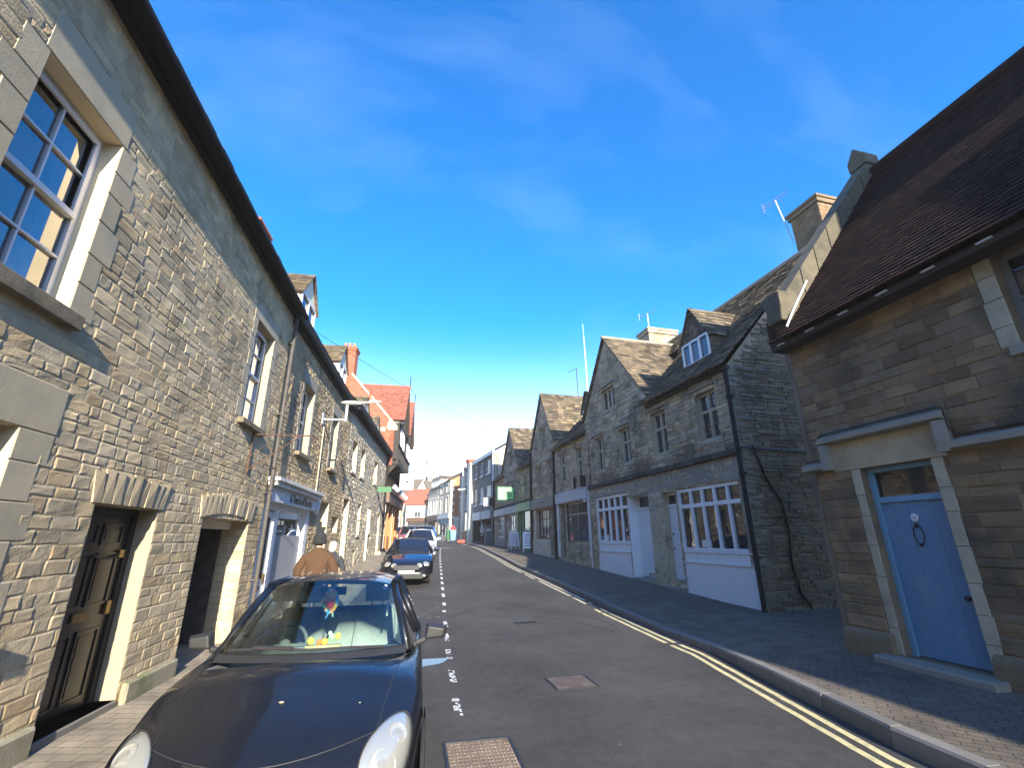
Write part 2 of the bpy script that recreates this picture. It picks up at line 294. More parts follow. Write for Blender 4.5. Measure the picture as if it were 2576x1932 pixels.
# ------------------------------------------------------------------ the ground
XR = [(-60, 4.2), (0, 4.15), (4, 4.2), (7.7, 4.75), (13.5, 4.75), (22, 4.35), (37, 4.3), (48, 3.75), (58, 2.0), (70, -1.2), (90, -7), (130, -20)]
XL = [(-60, -2.0), (0, -1.95), (30, -1.6), (48, -2.6), (58, -4.6), (70, -8.5), (90, -15), (130, -29)]
def xr(y): return float(np.interp(y, *zip(*XR)))
def xl(y): return float(np.interp(y, *zip(*XL)))
def koff(y): return float(np.interp(y, [-20, 6, 8.2, 9.5, 11, 14, 40], [.17, .16, .11, .085, .10, .11, .11]))
YS = list(np.arange(-60, 60, 1.0)) + list(np.arange(60, 131, 5.0))
def sheet(name, fl, fr, fz, mt, n=6):
    b = MB(); V = []
    for y in YS:
        a, c = fl(y), fr(y)
        V += [(a+(c-a)*i/n, y, fz(y)) for i in range(n+1)]
    F_ = [(j*(n+1)+i, j*(n+1)+i+1, (j+1)*(n+1)+i+1, (j+1)*(n+1)+i) for j in range(len(YS)-1) for i in range(n)]
    b.add(V, F_); return tag(b.build(name, mt), kind='structure')
gb = MB(); gb.quad((-1500, -1500, -.6), (1500, -1500, -.6), (1500, 1500, -.6), (-1500, 1500, -.6))
tag(gb.build('ground', mat('far_ground', (.10, .11, .06), .95, .2, .05, 3, 0)), kind='structure')
sheet('road', lambda y: xl(y)-.3, lambda y: xr(y)+.3, zg, M['asphalt'])
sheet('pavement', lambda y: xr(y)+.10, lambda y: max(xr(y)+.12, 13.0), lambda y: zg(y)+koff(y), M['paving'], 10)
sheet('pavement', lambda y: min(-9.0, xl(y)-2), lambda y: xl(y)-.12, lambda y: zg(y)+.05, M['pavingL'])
kb = MB()
def kerbs(fx, side, foff, y0, y1, ln=.92, w=.15):
    y = y0
    while y < y1:
        L_ = ln*random.uniform(.85, 1.1); ya, yb = y+.006, min(y+L_, y1)-.006; t = random.uniform(.9, 1.12)
        pts = []
        for yy in (ya, yb):
            x = fx(yy)+random.uniform(-.006, .006); z = zg(yy)
            zt = z+foff(yy)+.004
            pts.append([(x, yy, z-.25), (x+side*w, yy, z-.25), (x+side*w, yy, zt), (x+side*.02, yy, zt+.001), (x, yy, zt-.02)])
        p, q = pts
        kb.add(p+q, [(0, 1, 6, 5), (1, 2, 7, 6), (2, 3, 8, 7), (3, 4, 9, 8), (4, 0, 5, 9), (0, 4, 3, 2, 1), (5, 6, 7, 8, 9)], t)
        y += L_
kerbs(xr, 1, koff, -30, 60); kerbs(xl, -1, lambda y: .05, -30, 60)
tag(kb.build('kerb', M['kerb']), kind='structure')
# painted lines
def ribbon(b, fx, w, y0, y1, dz=.004, step=.25, wob=.006, gap=0.):
    y = y0
    while y < y1-1e-6:
        yb = min(y+step, y1)
        if random.random() >= gap:
            a, c = fx(y)+random.uniform(-wob, wob), fx(yb)+random.uniform(-wob, wob)
            b.quad((a, y, zg(y)+dz), (a+w, y, zg(y)+dz), (c+w, yb, zg(yb)+dz), (c, yb, zg(yb)+dz), random.uniform(.9, 1.08))
        y = yb
yl = MB()
for o_ in (-.40, -.23):
    ribbon(yl, lambda y: xr(y)+o_, .075, -10, 12.2)
tag(yl.build('yellow_road_lines', M['yellow']), kind='structure')
yl = MB()
for o_ in (-.40, -.23):
    ribbon(yl, lambda y: xr(y)+o_, .08, 12.9, 56, gap=.03)
tag(yl.build('worn_road_lines', M['cream_line']), kind='structure')
XB = [(5, .47), (6.4, .5), (9.7, .56), (13.6, .68), (19.4, .83), (24, .95), (28.7, 1.1), (38, 1.45)]
wl = MB(); y = 5.75
def blob(b, x, y, s, dz=.004):
    n = 7; b.poly([(x+s*random.uniform(.6, 1)*math.cos(2*math.pi*i/n), y+1.4*s*random.uniform(.6, 1)*math.sin(2*math.pi*i/n), zg(y)+dz) for i in range(n)], random.uniform(.8, 1.1))
for i in range(24):
    ln = .62; xx = float(np.interp(y, *zip(*XB))); worn = max(0., .5 - .05*i)
    nx, ny = (3, 12) if i < 5 else (1, 3)
    for a in range(nx):
        for c in range(ny):
            if random.random() > worn:
                w = .085/nx; h = ln/ny
                x0, y0 = xx-.042+a*w, y+c*h; j = lambda: random.uniform(-.006, .006) if i < 5 else 0.
                wl.quad((x0+j(), y0+j(), zg(y0)+.004), (x0+w+j(), y0+j(), zg(y0)+.004), (x0+w+j(), y0+h+j(), zg(y0+h)+.004), (x0+j(), y0+h+j(), zg(y0+h)+.004), random.uniform(.85, 1.1))
    y += 1.27
for (px, py) in [(1055, 1552), (1050, 1548), (1062, 1548), (1068, 1545), (1078, 1555), (1084, 1560), (1101, 1529), (1099, 1552), (1104, 1555)]:
    p = G(px, py); blob(wl, p[0], p[1], .022)
wl.box(1.25, 2.1, 1.16, 1.164, 36.5, 37.6); wl.box(1.2, 2.15, 1.09, 1.094, 34.2, 35.2, .45)
tag(wl.build('parking_bay_line', M['roadwhite']), kind='structure')
# puddle, gritty wear, tar seams
pm, pt_, pb = nodes('puddle_water'); pb.inputs['Base Color'].default_value = (.015, .016, .018, 1); pb.inputs['Roughness'].default_value = .03; pb.inputs['IOR'].default_value = 1.33; pb.inputs['Specular IOR Level'].default_value = 1
pd = MB(); c = G(1090, 1652); out = []
for i in range(28):
    a = 2*math.pi*i/28; k = 1+.16*math.sin(3*a+1)+.1*math.sin(5*a); out.append((c[0]-.12+.38*k*math.cos(a)*(1.15 if math.cos(a) > 0 else 1.2), c[1]+.60*k*math.sin(a), zg(c[1])+.003))
pd.poly(out); tag(pd.build('puddle', pm), kind='structure')
tb = MB()
for pts in ([(1190, 1545), (1330, 1552), (1440, 1562), (1545, 1590)], [(1260, 1520), (1400, 1542), (1470, 1550), (1530, 1568), (1560, 1585)], [(1120, 1560), (1180, 1535), (1260, 1515)]):
    q = [G(*p) for p in pts]; tb.tube([(a[0], a[1], a[2]-.003) for a in q], .008, 5)
tag(tb.build('tar_seams', mat('tar', (.016, .015, .015), .6, .2, 5, 40, .2, .002)), kind='structure')
def manhole(px, w, l, label, rot, concrete, blocks=True):
    c = G(*px); t = thing('manhole_cover', label, 'manhole cover', (c[0], c[1], zg(c[1])), rot, 'manhole covers in the road')
    f = MB(); 
    for (a, b_, c_, d_) in ((-w/2-.03, w/2+.03, -l/2-.03, -l/2), (-w/2-.03, w/2+.03, l/2, l/2+.03), (-w/2-.03, -w/2, -l/2, l/2), (w/2, w/2+.03, -l/2, l/2)):
        f.box(a, b_, .001, .009, c_, d_)
    f.build('frame', M['iron'], t, local=True, bevel=.002)
    p = MB(); p.box(-w/2, w/2, -.01, .004, -l/2, l/2); g = p; n, m_ = (9, 10) if blocks else (14, 3)
    for i in range(n):
        for j in range(m_):
            x, y_ = -w/2+w*(i+.5)/n, -l/2+l*(j+.5)/m_
            for q in (-1, 1):
                if random.random() < .9: g.box(x+q*w/n*.2-w/n*.11, x+q*w/n*.2+w/n*.11, .003, .010, y_-l/m_*.3, y_+l/m_*.3, random.uniform(.8, 1.1))
    g.build('plate', M[concrete], t, local=True)
    return t
M['concrete'] = mat('dusty_cover', (.21, .16, .115), .95, .3, 5, 60, .4, .004, dirt=((.075, .055, .055), .9, 2.2))
M['castlight'] = mat('worn_cast_iron', (.09, .07, .066), .7, .35, 5, 60, .3, .004, dirt=((.28, .23, .17), .7, 2.6))
manhole((1212, 1905), .58, .66, 'large dusty cover with raised grip blocks beside the black hatchback', .02, 'concrete')
manhole((1437, 1718), .52, .50, 'worn iron cover half filled with pale grit in mid road', .05, 'castlight')
manhole((1322, 1568), .42, .30, 'small dark grated drain cover farther up the road', .1, 'iron', False)
manhole((1715, 1540), .5, .4, 'dark inspection cover set in the shaded brick pavement by the white bay', -.05, 'iron', False)['group'] = 'covers in the pavement'
# ------------------------------------------------------------------ stone wall, roof and opening builders
PAL_WARM = [(1, 1, 1), (1.08, 1.02, .94), (.93, .92, .9), (1.12, 1.06, .95), (.86, .84, .8), (1.02, .94, .82), (.97, 1, 1.02), (.9, .8, .7), (1.15, 1.12, 1.05)]
PAL_R = [(1, 1, 1), (1.12, 1.08, .98), (.85, .84, .82), (1.2, 1.12, .96), (.75, .72, .68), (1.05, .95, .78), (.95, .97, 1), (.65, .6, .52), (1.3, 1.24, 1.12)]
PAL_L = [(1, 1, 1), (1.08, 1.05, .98), (.93, .93, .92), (1.14, 1.10, 1.04), (.82, .82, .82), (.98, .94, .84), (.88, .82, .74), (1.02, 1.03, 1.06)]
PAL_GREY = [(1, 1, 1), (1.1, 1.07, 1.0), (.85, .84, .83), (1.2, 1.15, 1.06), (.72, .71, .70), (1, .95, .84), (.92, .92, .93), (1.32, 1.27, 1.16), (.8, .76, .68)]
def top_at(top, s): return float(np.interp(s, [t[0] for t in top], [t[1] for t in top]))
def wall(house, F, s0, s1, zb, top, holes, mt, name='wall', course=(.10, .16), width=(.16, .38), rough=.011, near=None, pal=PAL_WARM, mortar=.9, stones=True, thick=.3, d=0., stain=None, skip=()):
    """Rubble wall: mortar bed with real openings and reveals, then every stone of every course."""
    b = MB(F.T); T = lambda s, z, q: F.T(s, z, d+q)
    if not hasattr(top, '__len__'): top = [(s0, top), (s1, top)]
    cuts = sorted({s0, s1, *[t[0] for t in top if s0 < t[0] < s1], *[x for h in holes for x in h[:2] if s0 < x < s1]})
    for a, c in zip(cuts[:-1], cuts[1:]):
        mid = (a+c)/2; hs_ = sorted([h for h in holes if h[0] < mid < h[1]], key=lambda h: h[2]); z = zb
        ta, tc_ = top_at(top, a+1e-6), top_at(top, c-1e-6)
        for h in hs_:
            if h[2] > z+1e-4: b.quad(T(a, z, 0), T(c, z, 0), T(c, h[2], 0), T(a, h[2], 0), mortar)
            z = h[3]
        b.quad(T(a, z, 0), T(c, z, 0), T(c, tc_, 0), T(a, ta, 0), mortar)
    for h in holes:
        a, c, z0, z1 = h[:4]; dp = -h[4] if len(h) > 4 else -.15; rc = h[5] if len(h) > 5 else 1.
        mi = 1 if len(h) > 6 and h[6] else 0
        b.quad(T(a, z0, 0), T(a, z0, dp), T(a, z1, dp), T(a, z1, 0), rc, mi); b.quad(T(c, z0, 0), T(c, z0, dp), T(c, z1, dp), T(c, z1, 0), rc, mi)
        b.quad(T(a, z1, 0), T(c, z1, 0), T(c, z1, dp), T(a, z1, dp), rc*.9, mi); b.quad(T(a, z0, 0), T(c, z0, 0), T(c, z0, dp), T(a, z0, dp), rc*.9, 0)
    b.quad(T(s0, zb, 0), T(s0, zb, -thick), T(s0, top_at(top, s0), -thick), T(s0, top_at(top, s0), 0), mortar)
    b.quad(T(s1, zb, 0), T(s1, zb, -thick), T(s1, top_at(top, s1), -thick), T(s1, top_at(top, s1), 0), mortar)
    holes = list(holes)+list(skip)
    if stones:
        zt = max(t[1] for t in top); z = zb+.004
        while z < zt-.03:
            h = random.uniform(*course); z1 = z+h
            if zt-z1 < .05: z1 = zt
            ed = sorted({s0, s1, *[x for q in holes for x in q[:2] if s0 < x < s1 and q[2] < z1 and q[3] > z]})
            for a, c in zip(ed[:-1], ed[1:]):
                lo, hi = z, z1; mid = (a+c)/2; pieces = [(z, z1)]
                for q in holes:
                    if q[0] < mid < q[1] and q[2] < z1 and q[3] > z:
                        np_ = []
                        for (l_, h_) in pieces:
                            if q[2] > l_: np_.append((l_, min(h_, q[2])))
                            if q[3] < h_: np_.append((max(l_, q[3]), h_))
                        pieces = np_
                for lo, hi in pieces:
                    if hi-lo < .03: continue
                    s = a
                    while s < c-.01:
                        w = random.uniform(*width)*(.8+.5*(hi-lo)/course[1])
                        e = s+w
                        if c-e < width[0]*.6: e = c
                        ha = min(hi, top_at(top, s+1e-4)); hc = min(hi, top_at(top, e-1e-4))
                        if ha-lo > .025 and hc-lo > .025: one_stone(b, T, s, e, lo, ha, hc, rough, near and near[0] < s < near[1], pal if not stain else [tuple(c_*stain(s, lo) for c_ in random.choice(pal))])
                        s = e
            z = z1
    return b
def one_stone(b, T, s0, s1, z0, za, zc, rough, fine, pal):
    g = random.uniform(.003, .007); s0 += g*.5; s1 -= g*.5; z0 += g*.5; za -= g*.5; zc -= g*.5
    c = random.choice(pal); k = random.uniform(.86, 1.12); c = tuple(x*k for x in c)
    hh = rough*random.uniform(.5, 1.6); ts, tz = random.uniform(-1, 1)*rough*.75, random.uniform(-1, 1)*rough*.6
    if fine:
        e = min(.022, (s1-s0)*.2); us = [0, e/(s1-s0), .5+random.uniform(-.12, .12), 1-e/(s1-s0), 1]
        ez = min(.018, (za-z0)*.22)/max(.03, za-z0); vs = [0, ez, .5+random.uniform(-.1, .1), 1-ez, 1]
        P = []; j = lambda q: random.uniform(-q, q)
        for v in vs:
            for u in us:
                zt = za+(zc-za)*u; edge = u in (0, 1) or v in (0, 1)
                dd = .0008 if edge else hh+ts*(u-.5)*2+tz*(v-.5)*2+j(rough*.45)
                P.append(T(s0+(s1-s0)*u+j(.006 if edge else .004), z0+(zt-z0)*v+j(.005 if edge else .004), dd))
        b.add(P, [(r*5+q, r*5+q+1, (r+1)*5+q+1, (r+1)*5+q) for r in range(4) for q in range(4)], c)
    else:
        e = min(.015, (s1-s0)*.2); f = min(.012, (za-z0)*.2); j = lambda: random.uniform(-.006, .006)
        P = [T(s0, z0, -.003), T(s1, z0, -.003), T(s1, zc, -.003), T(s0, za, -.003)]
        P += [T(s0+e+j(), z0+f+j(), max(.002, hh-ts-tz)), T(s1-e+j(), z0+f+j(), max(.002, hh+ts-tz)), T(s1-e+j(), zc-f+j(), max(.002, hh+ts+tz)), T(s0+e+j(), za-f+j(), max(.002, hh-ts+tz))]
        b.add(P, [(4, 5, 6, 7), (0, 1, 5, 4), (1, 2, 6, 5), (2, 3, 7, 6), (3, 0, 4, 7)], c)
def block(b, T, s0, s1, z0, z1, d0, d1, col=1., e=.008):
    """A dressed block with a small arris."""
    b.add([T(s0, z0, d0), T(s1, z0, d0), T(s1, z1, d0), T(s0, z1, d0), T(s0, z0, d1-e), T(s1, z0, d1-e), T(s1, z1, d1-e), T(s0, z1, d1-e), T(s0+e, z0+e, d1), T(s1-e, z0+e, d1), T(s1-e, z1-e, d1), T(s0+e, z1-e, d1)],
          [(0, 1, 5, 4), (1, 2, 6, 5), (2, 3, 7, 6), (3, 0, 4, 7), (4, 5, 9, 8), (5, 6, 10, 9), (6, 7, 11, 10), (7, 4, 8, 11), (8, 9, 10, 11)], col)
def slates(b, A, B, C, D, row=.2, w=(.18, .4), th=.022, pal=None, cmax=None, jit=.012):
    """Overlapping slates on the slope A-B (eaves) to C-D (ridge); C above A."""
    A, B, C, D = (Vector(x) for x in (A, B, C, D)); n = (B-A).cross(C-A).normalized()
    if n.z < 0: n = -n
    H = ((C-A).length+(D-B).length)/2; nr = max(2, int(H/row))
    for r in range(nr):
        t0, t1 = r/nr, min(1.02, (r+1.35)/nr); P0, P1 = A.lerp(C, t0), B.lerp(D, t0); Q0, Q1 = A.lerp(C, t1), B.lerp(D, t1); ln = max((P1-P0).length, .01); s = 0.
        k0 = 1-.25*t0
        while s < ln-.01:
            e = min(ln, s+random.uniform(*w)); 
            if ln-e < w[0]*.5: e = ln
            u0, u1 = (s+.004)/ln, (e-.004)/ln; k = random.uniform(.72, 1.22); c = random.choice(pal) if pal else (1, 1, 1); c = tuple(x*k for x in c)
            dn = random.uniform(-jit, jit)*(P0-Q0).normalized() if jit else Vector()
            hi = th*random.uniform(1.2, 1.9)
            a, d_ = P0.lerp(P1, u0)+dn, P0.lerp(P1, u1)+dn; q, g = Q0.lerp(Q1, u0), Q0.lerp(Q1, u1)
            b.hexa([a, d_, g, q, a+n*(th+hi), d_+n*(th+hi), g+n*th*.6, q+n*th*.6], c); s = e
PAL_SL = [(1, 1, 1), (1.25, 1.2, 1.08), (.65, .64, .62), (.9, .84, .72), (1.4, 1.36, 1.25), (.5, .48, .46), (.8, .8, .8)]
def window(house, F, r, depth=.12, v=(.5,), h=(.5,), fr=.05, bar=.022, fm='white', gm='darkglass', fd=.05, sash=False, hbar=None, surround=None, sill=None, hood=None, name='window', leads=False, d=0., curtain=None, head=None):
    s0, s1, z0, z1 = r; T = F.T; D = d-depth; f = MB(T)
    for a in ((s0, s0+fr, z0, z1), (s1-fr, s1, z0, z1), (s0+fr, s1-fr, z1-fr, z1), (s0+fr, s1-fr, z0, z0+fr)): f.box(*a, D-fd, D)
    si0, si1, zi0, zi1 = s0+fr, s1-fr, z0+fr, z1-fr; hb = hbar or bar
    zs = [zi0]+[zi0+(zi1-zi0)*x for x in h]+[zi1]
    for x in v:
        c = si0+(si1-si0)*x
        for a, e in zip(zs[:-1], zs[1:]): f.box(c-bar/2, c+bar/2, a+(hb/2 if a != zi0 else 0), e-(hb/2 if e != zi1 else 0), D-fd+.008, D-.006)
    for x in h:
        c = zi0+(zi1-zi0)*x; f.box(si0, si1, c-hb/2, c+hb/2, D-fd+.006, D-.003)
    if sash:
        c = (zi0+zi1)/2; f.box(si0, si1, c-.025, c+.03, D-fd, D+.025)
        for a in (si0, si1-.045): f.box(a, a+.045, c+.03, zi1, D-.004, D+.022)
        f.box(si0+.045, si1-.045, zi1-.05, zi1, D-.004, D+.022)
    o = f.build(name, M[fm], house)
    p = MB(T); p.quad(T(si0, zi0, D-fd*.7), T(si1, zi0, D-fd*.7), T(si1, zi1, D-fd*.7), T(si0, zi1, D-fd*.7)); p.build('pane', M[gm], o)
    if gm == 'glass':
        q = MB(T); e = D-1.2; q.quad(T(s0-.3, z0-.3, e), T(s1+.3, z0-.3, e), T(s1+.3, z1+.3, e), T(s0-.3, z1+.3, e))
        for (a, c) in ((s0-.3, s0-.3), (s1+.3, s1+.3)): q.quad(T(a, z0-.3, D-fd), T(a, z0-.3, e), T(a, z1+.3, e), T(a, z1+.3, D-fd))
        for c in (z0-.3, z1+.3): q.quad(T(s0-.3, c, D-fd), T(s1+.3, c, D-fd), T(s1+.3, c, e), T(s0-.3, c, e))
        q.build('room', M['room'], o)
    if curtain:
        q = MB(T)
        for (a, c, cc) in curtain:
            n = 10
            for i in range(n):
                x0, x1 = s0+(s1-s0)*(a+(c-a)*i/n), s0+(s1-s0)*(a+(c-a)*(i+1)/n); dd = D-.16+(.02 if i % 2 else -.02); de = D-.16+(-.02 if i % 2 else .02)
                q.quad(T(x0, z0+.02, dd), T(x1, z0+.02, de), T(x1, z1, de), T(x0, z1, dd), cc)
        q.build('curtain', M['curtain'], o)
    if leads:
        q = MB(T); n = 5
        for i in range(1, 9): c = zi0+(zi1-zi0)*i/9; q.box(si0, si1, c-.004, c+.004, D-fd*.66, D-fd*.55)
        for i in range(1, 8): c = si0+(si1-si0)*i/8; q.box(c-.004, c+.004, zi0, zi1, D-fd*.64, D-fd*.56)
        q.build('lead_cames', M['lead'], o)
    if surround:
        sm, jw, lh, lx, pr = surround; q = MB(T); z = z0; k = 0
        while z < z1-.02:
            hh = random.uniform(.24, .38); hh = z1-z if z1-z-hh < .15 else hh
            for sd in (-1, 1):
                w = jw[k % 2]*random.uniform(.9, 1.1); a, c = (s0-w, s0-.001) if sd < 0 else (s1+.001, s1+w)
                block(q, T, a, c, z+.003, z+hh-.003, d-.05, d+pr*random.uniform(.8, 1.2), random.uniform(.9, 1.1))
            z += hh; k += 1
        if not lh:
            hv_, hf = len(q.v)//2, None
            L_q, R_q = MB(T), MB(T)
            for i_ in range(0, len(q.v), 12):
                dst = L_q if (i_//12) % 2 == 0 else R_q; n0 = len(dst.v); dst.v += q.v[i_:i_+12]; dst.c += q.c[i_:i_+12]; dst.f += [tuple(x_-i_+n0 for x_ in f_) for f_ in q.f if i_ <= f_[0] < i_+12]
            for d_q in (L_q, R_q): d_q.m = [0]*len(d_q.f); d_q.build('stone_jamb', M[sm], o)
            q = MB(T)
        if lh: block(q, T, s0-lx, s1+lx, z1+.002, z1+lh, d-.05, d+pr*1.1, 1.04)
        q.build('stone_surround', M[sm], o) if q.v else None
    if sill:
        sm, hh, pr, ex = sill; q = MB(T); q.box(s0-ex, s1+ex, z0-hh, z0, d-depth, d+pr); q.build('sill', M[sm], o, bevel=.008)
    if hood:
        sm, up, ex = hood; q = MB(T); zt = z1+up; q.ext([(0, 0)]*0 or [(s0-ex, zt), (s1+ex, zt), (s1+ex, zt+.07), (s0-ex, zt+.07)], d+.001, d+.075)
        for a in (s0-ex, s1+ex-.08): q.box(a, a+.08, zt-.10, zt-.002, d+.001, d+.07)
        q.build('hood_mould', M[sm], o, bevel=.01)
    return o
def H(r, depth=.12, c=1., lime=False): return (*r, depth, c, lime)
def pipe(house, F, s, z0, z1, d=.07, r=.045, m='gutter', name='downpipe', foot=True, n=3):
    b = MB(F.T); b.tube([F.T(s, z0, d), F.T(s, z1, d)], r, 10)
    for i in range(n):
        z = z0+(z1-z0)*(i+.6)/n; b.tube([F.T(s, z-.05, d), F.T(s, z+.05, d)], r*1.25, 10); b.box(s-r*1.9, s+r*1.9, z-.015, z+.015, .005, d)
    return b.build(name, M[m], house, smooth=False)
def gutter(house, F, s0, s1, z, d=.12, r=.06, m='gutter'):
    b = MB(F.T); prof = [(d+r*math.cos(a), z+r*math.sin(a)) for a in np.linspace(math.pi, 2*math.pi, 8)]+[(d+r, z+.02), (d-r, z+.02)]
    n = len(prof); b.add([F.T(s0, zz, dd) for dd, zz in prof]+[F.T(s1, zz, dd) for dd, zz in prof], [tuple(range(n)), tuple(range(2*n-1, n-1, -1))]+[(i, (i+1) % n, n+(i+1) % n, n+i) for i in range(n)])
    return b.build('gutter', M[m], house)
def chimney(house, F, s0, s1, d0, d1, z0, z1, m, pots=0, cap=.07, pm='terracotta', name='chimney', mcap=None):
    b = MB(F.T); b.box(s0, s1, z0, z1, d0, d1)
    zz = z0+.05; T = F.T
    while zz < z1-.05:
        h = random.uniform(.10, .18) if m != 'brick' else .075
        for (ax, a0, a1) in (('s', s0, s1), ('d', d0, d1)):
            x = a0
            while x < a1-.02:
                e = min(a1, x+(random.uniform(.18, .35) if m != 'brick' else .225)); e = a1 if a1-e < .08 else e; c = random.choice(PAL_WARM); k = random.uniform(.85, 1.15); c = tuple(q*k for q in c); g = .006; o_ = .008
                for sd in (0, 1):
                    if ax == 's':
                        dd = d1 if sd else d0-o_; b.box(x+g, e-g, zz+g, zz+h-g, dd, dd+o_, c)
                    else:
                        ss = s1 if sd else s0-o_; b.box(ss, ss+o_, zz+g, zz+h-g, x+g, e-g, c)
                x = e
        zz += h
    o = b.build(name, M[m], house)
    q = MB(F.T); q.box(s0-cap, s1+cap, z1, z1+.16, d0-cap, d1+cap); q.box(s0-cap*1.6, s1+cap*1.6, z1+.16, z1+.26, d0-cap*1.6, d1+cap*1.6); q.build('cap', M[mcap or m], o, bevel=.01)
    for i in range(pots):
        c = F.T(s0+(s1-s0)*(.5 if s1-s0 < d1-d0 else (i+.5)/pots), z1+.25, d0+(d1-d0)*((i+.5)/pots if s1-s0 < d1-d0 else .5))
        p = MB(); p.lathe(c, [(.13, 0), (.12, .05), (.10, .30), (.11, .42), (.135, .44), (.135, .5), (.11, .5), (.09, .3)], 12); p.build('chimney_pot', M[pm], o, smooth=True)
    return o
def aerial(px, F, s, d, z0, hgt, label, yagi=(0, 1), lean=0.):
    base = F.T(s, z0, d); t = thing('television_aerial', label, 'aerial', base, 0, 'television aerials on the chimneys')
    b = MB(); x, y, z = base; top = (x+lean, y, z+hgt); b.tube([base, top], .018, 6); b.build('mast', M['steel'], t)
    q = MB(); dx, dy = yagi; ln = .9; a = Vector((top[0]-dx*ln/2, top[1]-dy*ln/2, top[2]-.05)); e = Vector((top[0]+dx*ln/2, top[1]+dy*ln/2, top[2]+.05)); q.tube([a, e], .011, 5); k = Vector((-dy, dx, 0))
    for i in range(9):
        c = a.lerp(e, i/8); w = .17-.008*i; q.tube([c-k*w, c+k*w], .006, 4)
    c = a; q.tube([c+Vector((0, 0, -.2)), c+Vector((0, 0, .2))], .008, 4); q.tube([c-k*.2+Vector((0, 0, .16)), c+k*.2+Vector((0, 0, .16))], .006, 4); q.tube([c-k*.2-Vector((0, 0, .16)), c+k*.2-Vector((0, 0, .16))], .006, 4)
    q.build('antenna_rods', M['steel'], t); return t
# ------------------------------------------------------------------ left side: sunlit corner house with black door
F1 = Fac((-3.28, 0), 0, 1); E1 = 10.66
h1 = thing('stone_house', 'sunlit yellow rubble stone house with black door and big sash window above it', 'house', (-3.28, 5.5, 0))
W1 = [3.42, 4.42, 3.79, 5.72]; W2 = [3.30, 4.33, 1.15, 2.70]; D1 = [5.50, 6.70, .12, 2.17]; P1 = [7.98, 9.95, .02, 2.14]; W3 = [8.66, 9.66, 3.87, 5.82]
wb = wall(h1, F1, -7, E1, -.1, 6.9, [H(W1, .17, 1.6, True), H(W2, .17, 1.15, True), H(D1, .27, .72, True), H(P1, .45, 1), H(W3, .17, .85, True)], M['stone'], skip=[(W1[0]-.22, W1[1]+.22, W1[2], W1[3]), (W1[0]-.05, W1[1]+.05, W1[3], W1[3]+.45), (W2[0]-.28, W2[1]+.28, W2[2], W2[3]+.0), (W2[0]-.38, W2[1]+.38, W2[3], W2[3]+.42), (W3[0]-.18, W3[1]+.18, W3[2], W3[3]), (W3[0]-.2, W3[1]+.2, W3[3], W3[3]+.36)], near=(2.2, E1), rough=.0042, course=(.085, .15), width=(.12, .30), pal=PAL_L, mortar=.85)
wb.build('wall', [M['stone'], M['lime']], h1)
window(h1, F1, W1, .17, (.5,), (.25, .5, .75), fr=.06, bar=.022, fm='white', gm='glass', sash=True, surround=('ashlar_pale', (.34, .24), .45, .06, .008), sill=('sill', .14, .08, .12), curtain=[(.80, .98, 1)])
window(h1, F1, W2, .17, (.5,), (.25, .5, .75), fr=.06, fm='white', gm='darkglass', sash=True, surround=('ashlar_pale', (.42, .30), .42, .40, .008), sill=('sill', .14, .10, .12))
window(h1, F1, W3, .15, (.5,), (.25, .5, .75), fr=.06, fm='white', gm='glass', sash=True, surround=('ashlar', (.26, .2), .36, .22, .008), sill=('sill', .10, .10, .12), curtain=[(.75, .98, .7)])
# rough voussoirs over the door and passage, quoins at the corner
for (a, c, z, n) in ((5.42, 6.78, 2.175, 9), (7.85, 10.05, 2.26, 13)):
    vb = MB(F1.T)
    for i in range(n):
        x0, x1 = a+(c-a)*i/n, a+(c-a)*(i+1)/n; hh = random.uniform(.30, .36); lean = ((i+.5)/n-.5)*.16; k = random.uniform(.88, 1.1); e = .006
        arch = .10*(1-((i+.5)/n*2-1)**2) if n > 10 else 0; z_ = z-.13*(n > 10)+arch; d1 = random.uniform(.012, .03)
        vb.hexa([F1.T(x0+e, z_, -.1), F1.T(x1-e, z_, -.1), F1.T(x1-e+lean, z_+hh, -.1), F1.T(x0+e+lean, z_+hh, -.1), F1.T(x0+e, z_+.004, d1), F1.T(x1-e, z_+.004, d1), F1.T(x1-e+lean, z_+hh-.004, d1+.01), F1.T(x0+e+lean, z_+hh-.004, d1-.004)], k)
    vb.build('stone_lintel', M['stone'], h1)
M['plinth'] = mat('mossy_plinth', (.30, .27, .19), .95, .3, 7, 60, .4, .008, dirt=((.13, .15, .05), .85, 2.0))
for (a, c) in ((-7, -3), (-3, .4), (.4, 3.9), (3.9, 5.43), (6.76, 7.93)):
    pb_ = MB(F1.T)
    for i in range(2 if c-a > 1.4 else 1):
        n = 2 if c-a > 1.4 else 1; x0, x1 = a+(c-a)*i/n+.004, a+(c-a)*(i+1)/n-.004; block(pb_, F1.T, x0, x1, -.1, .27+random.uniform(-.01, .01), -.05, .07, random.uniform(.9, 1.05), .02)
    pb_.build('plinth', M['plinth'], h1)
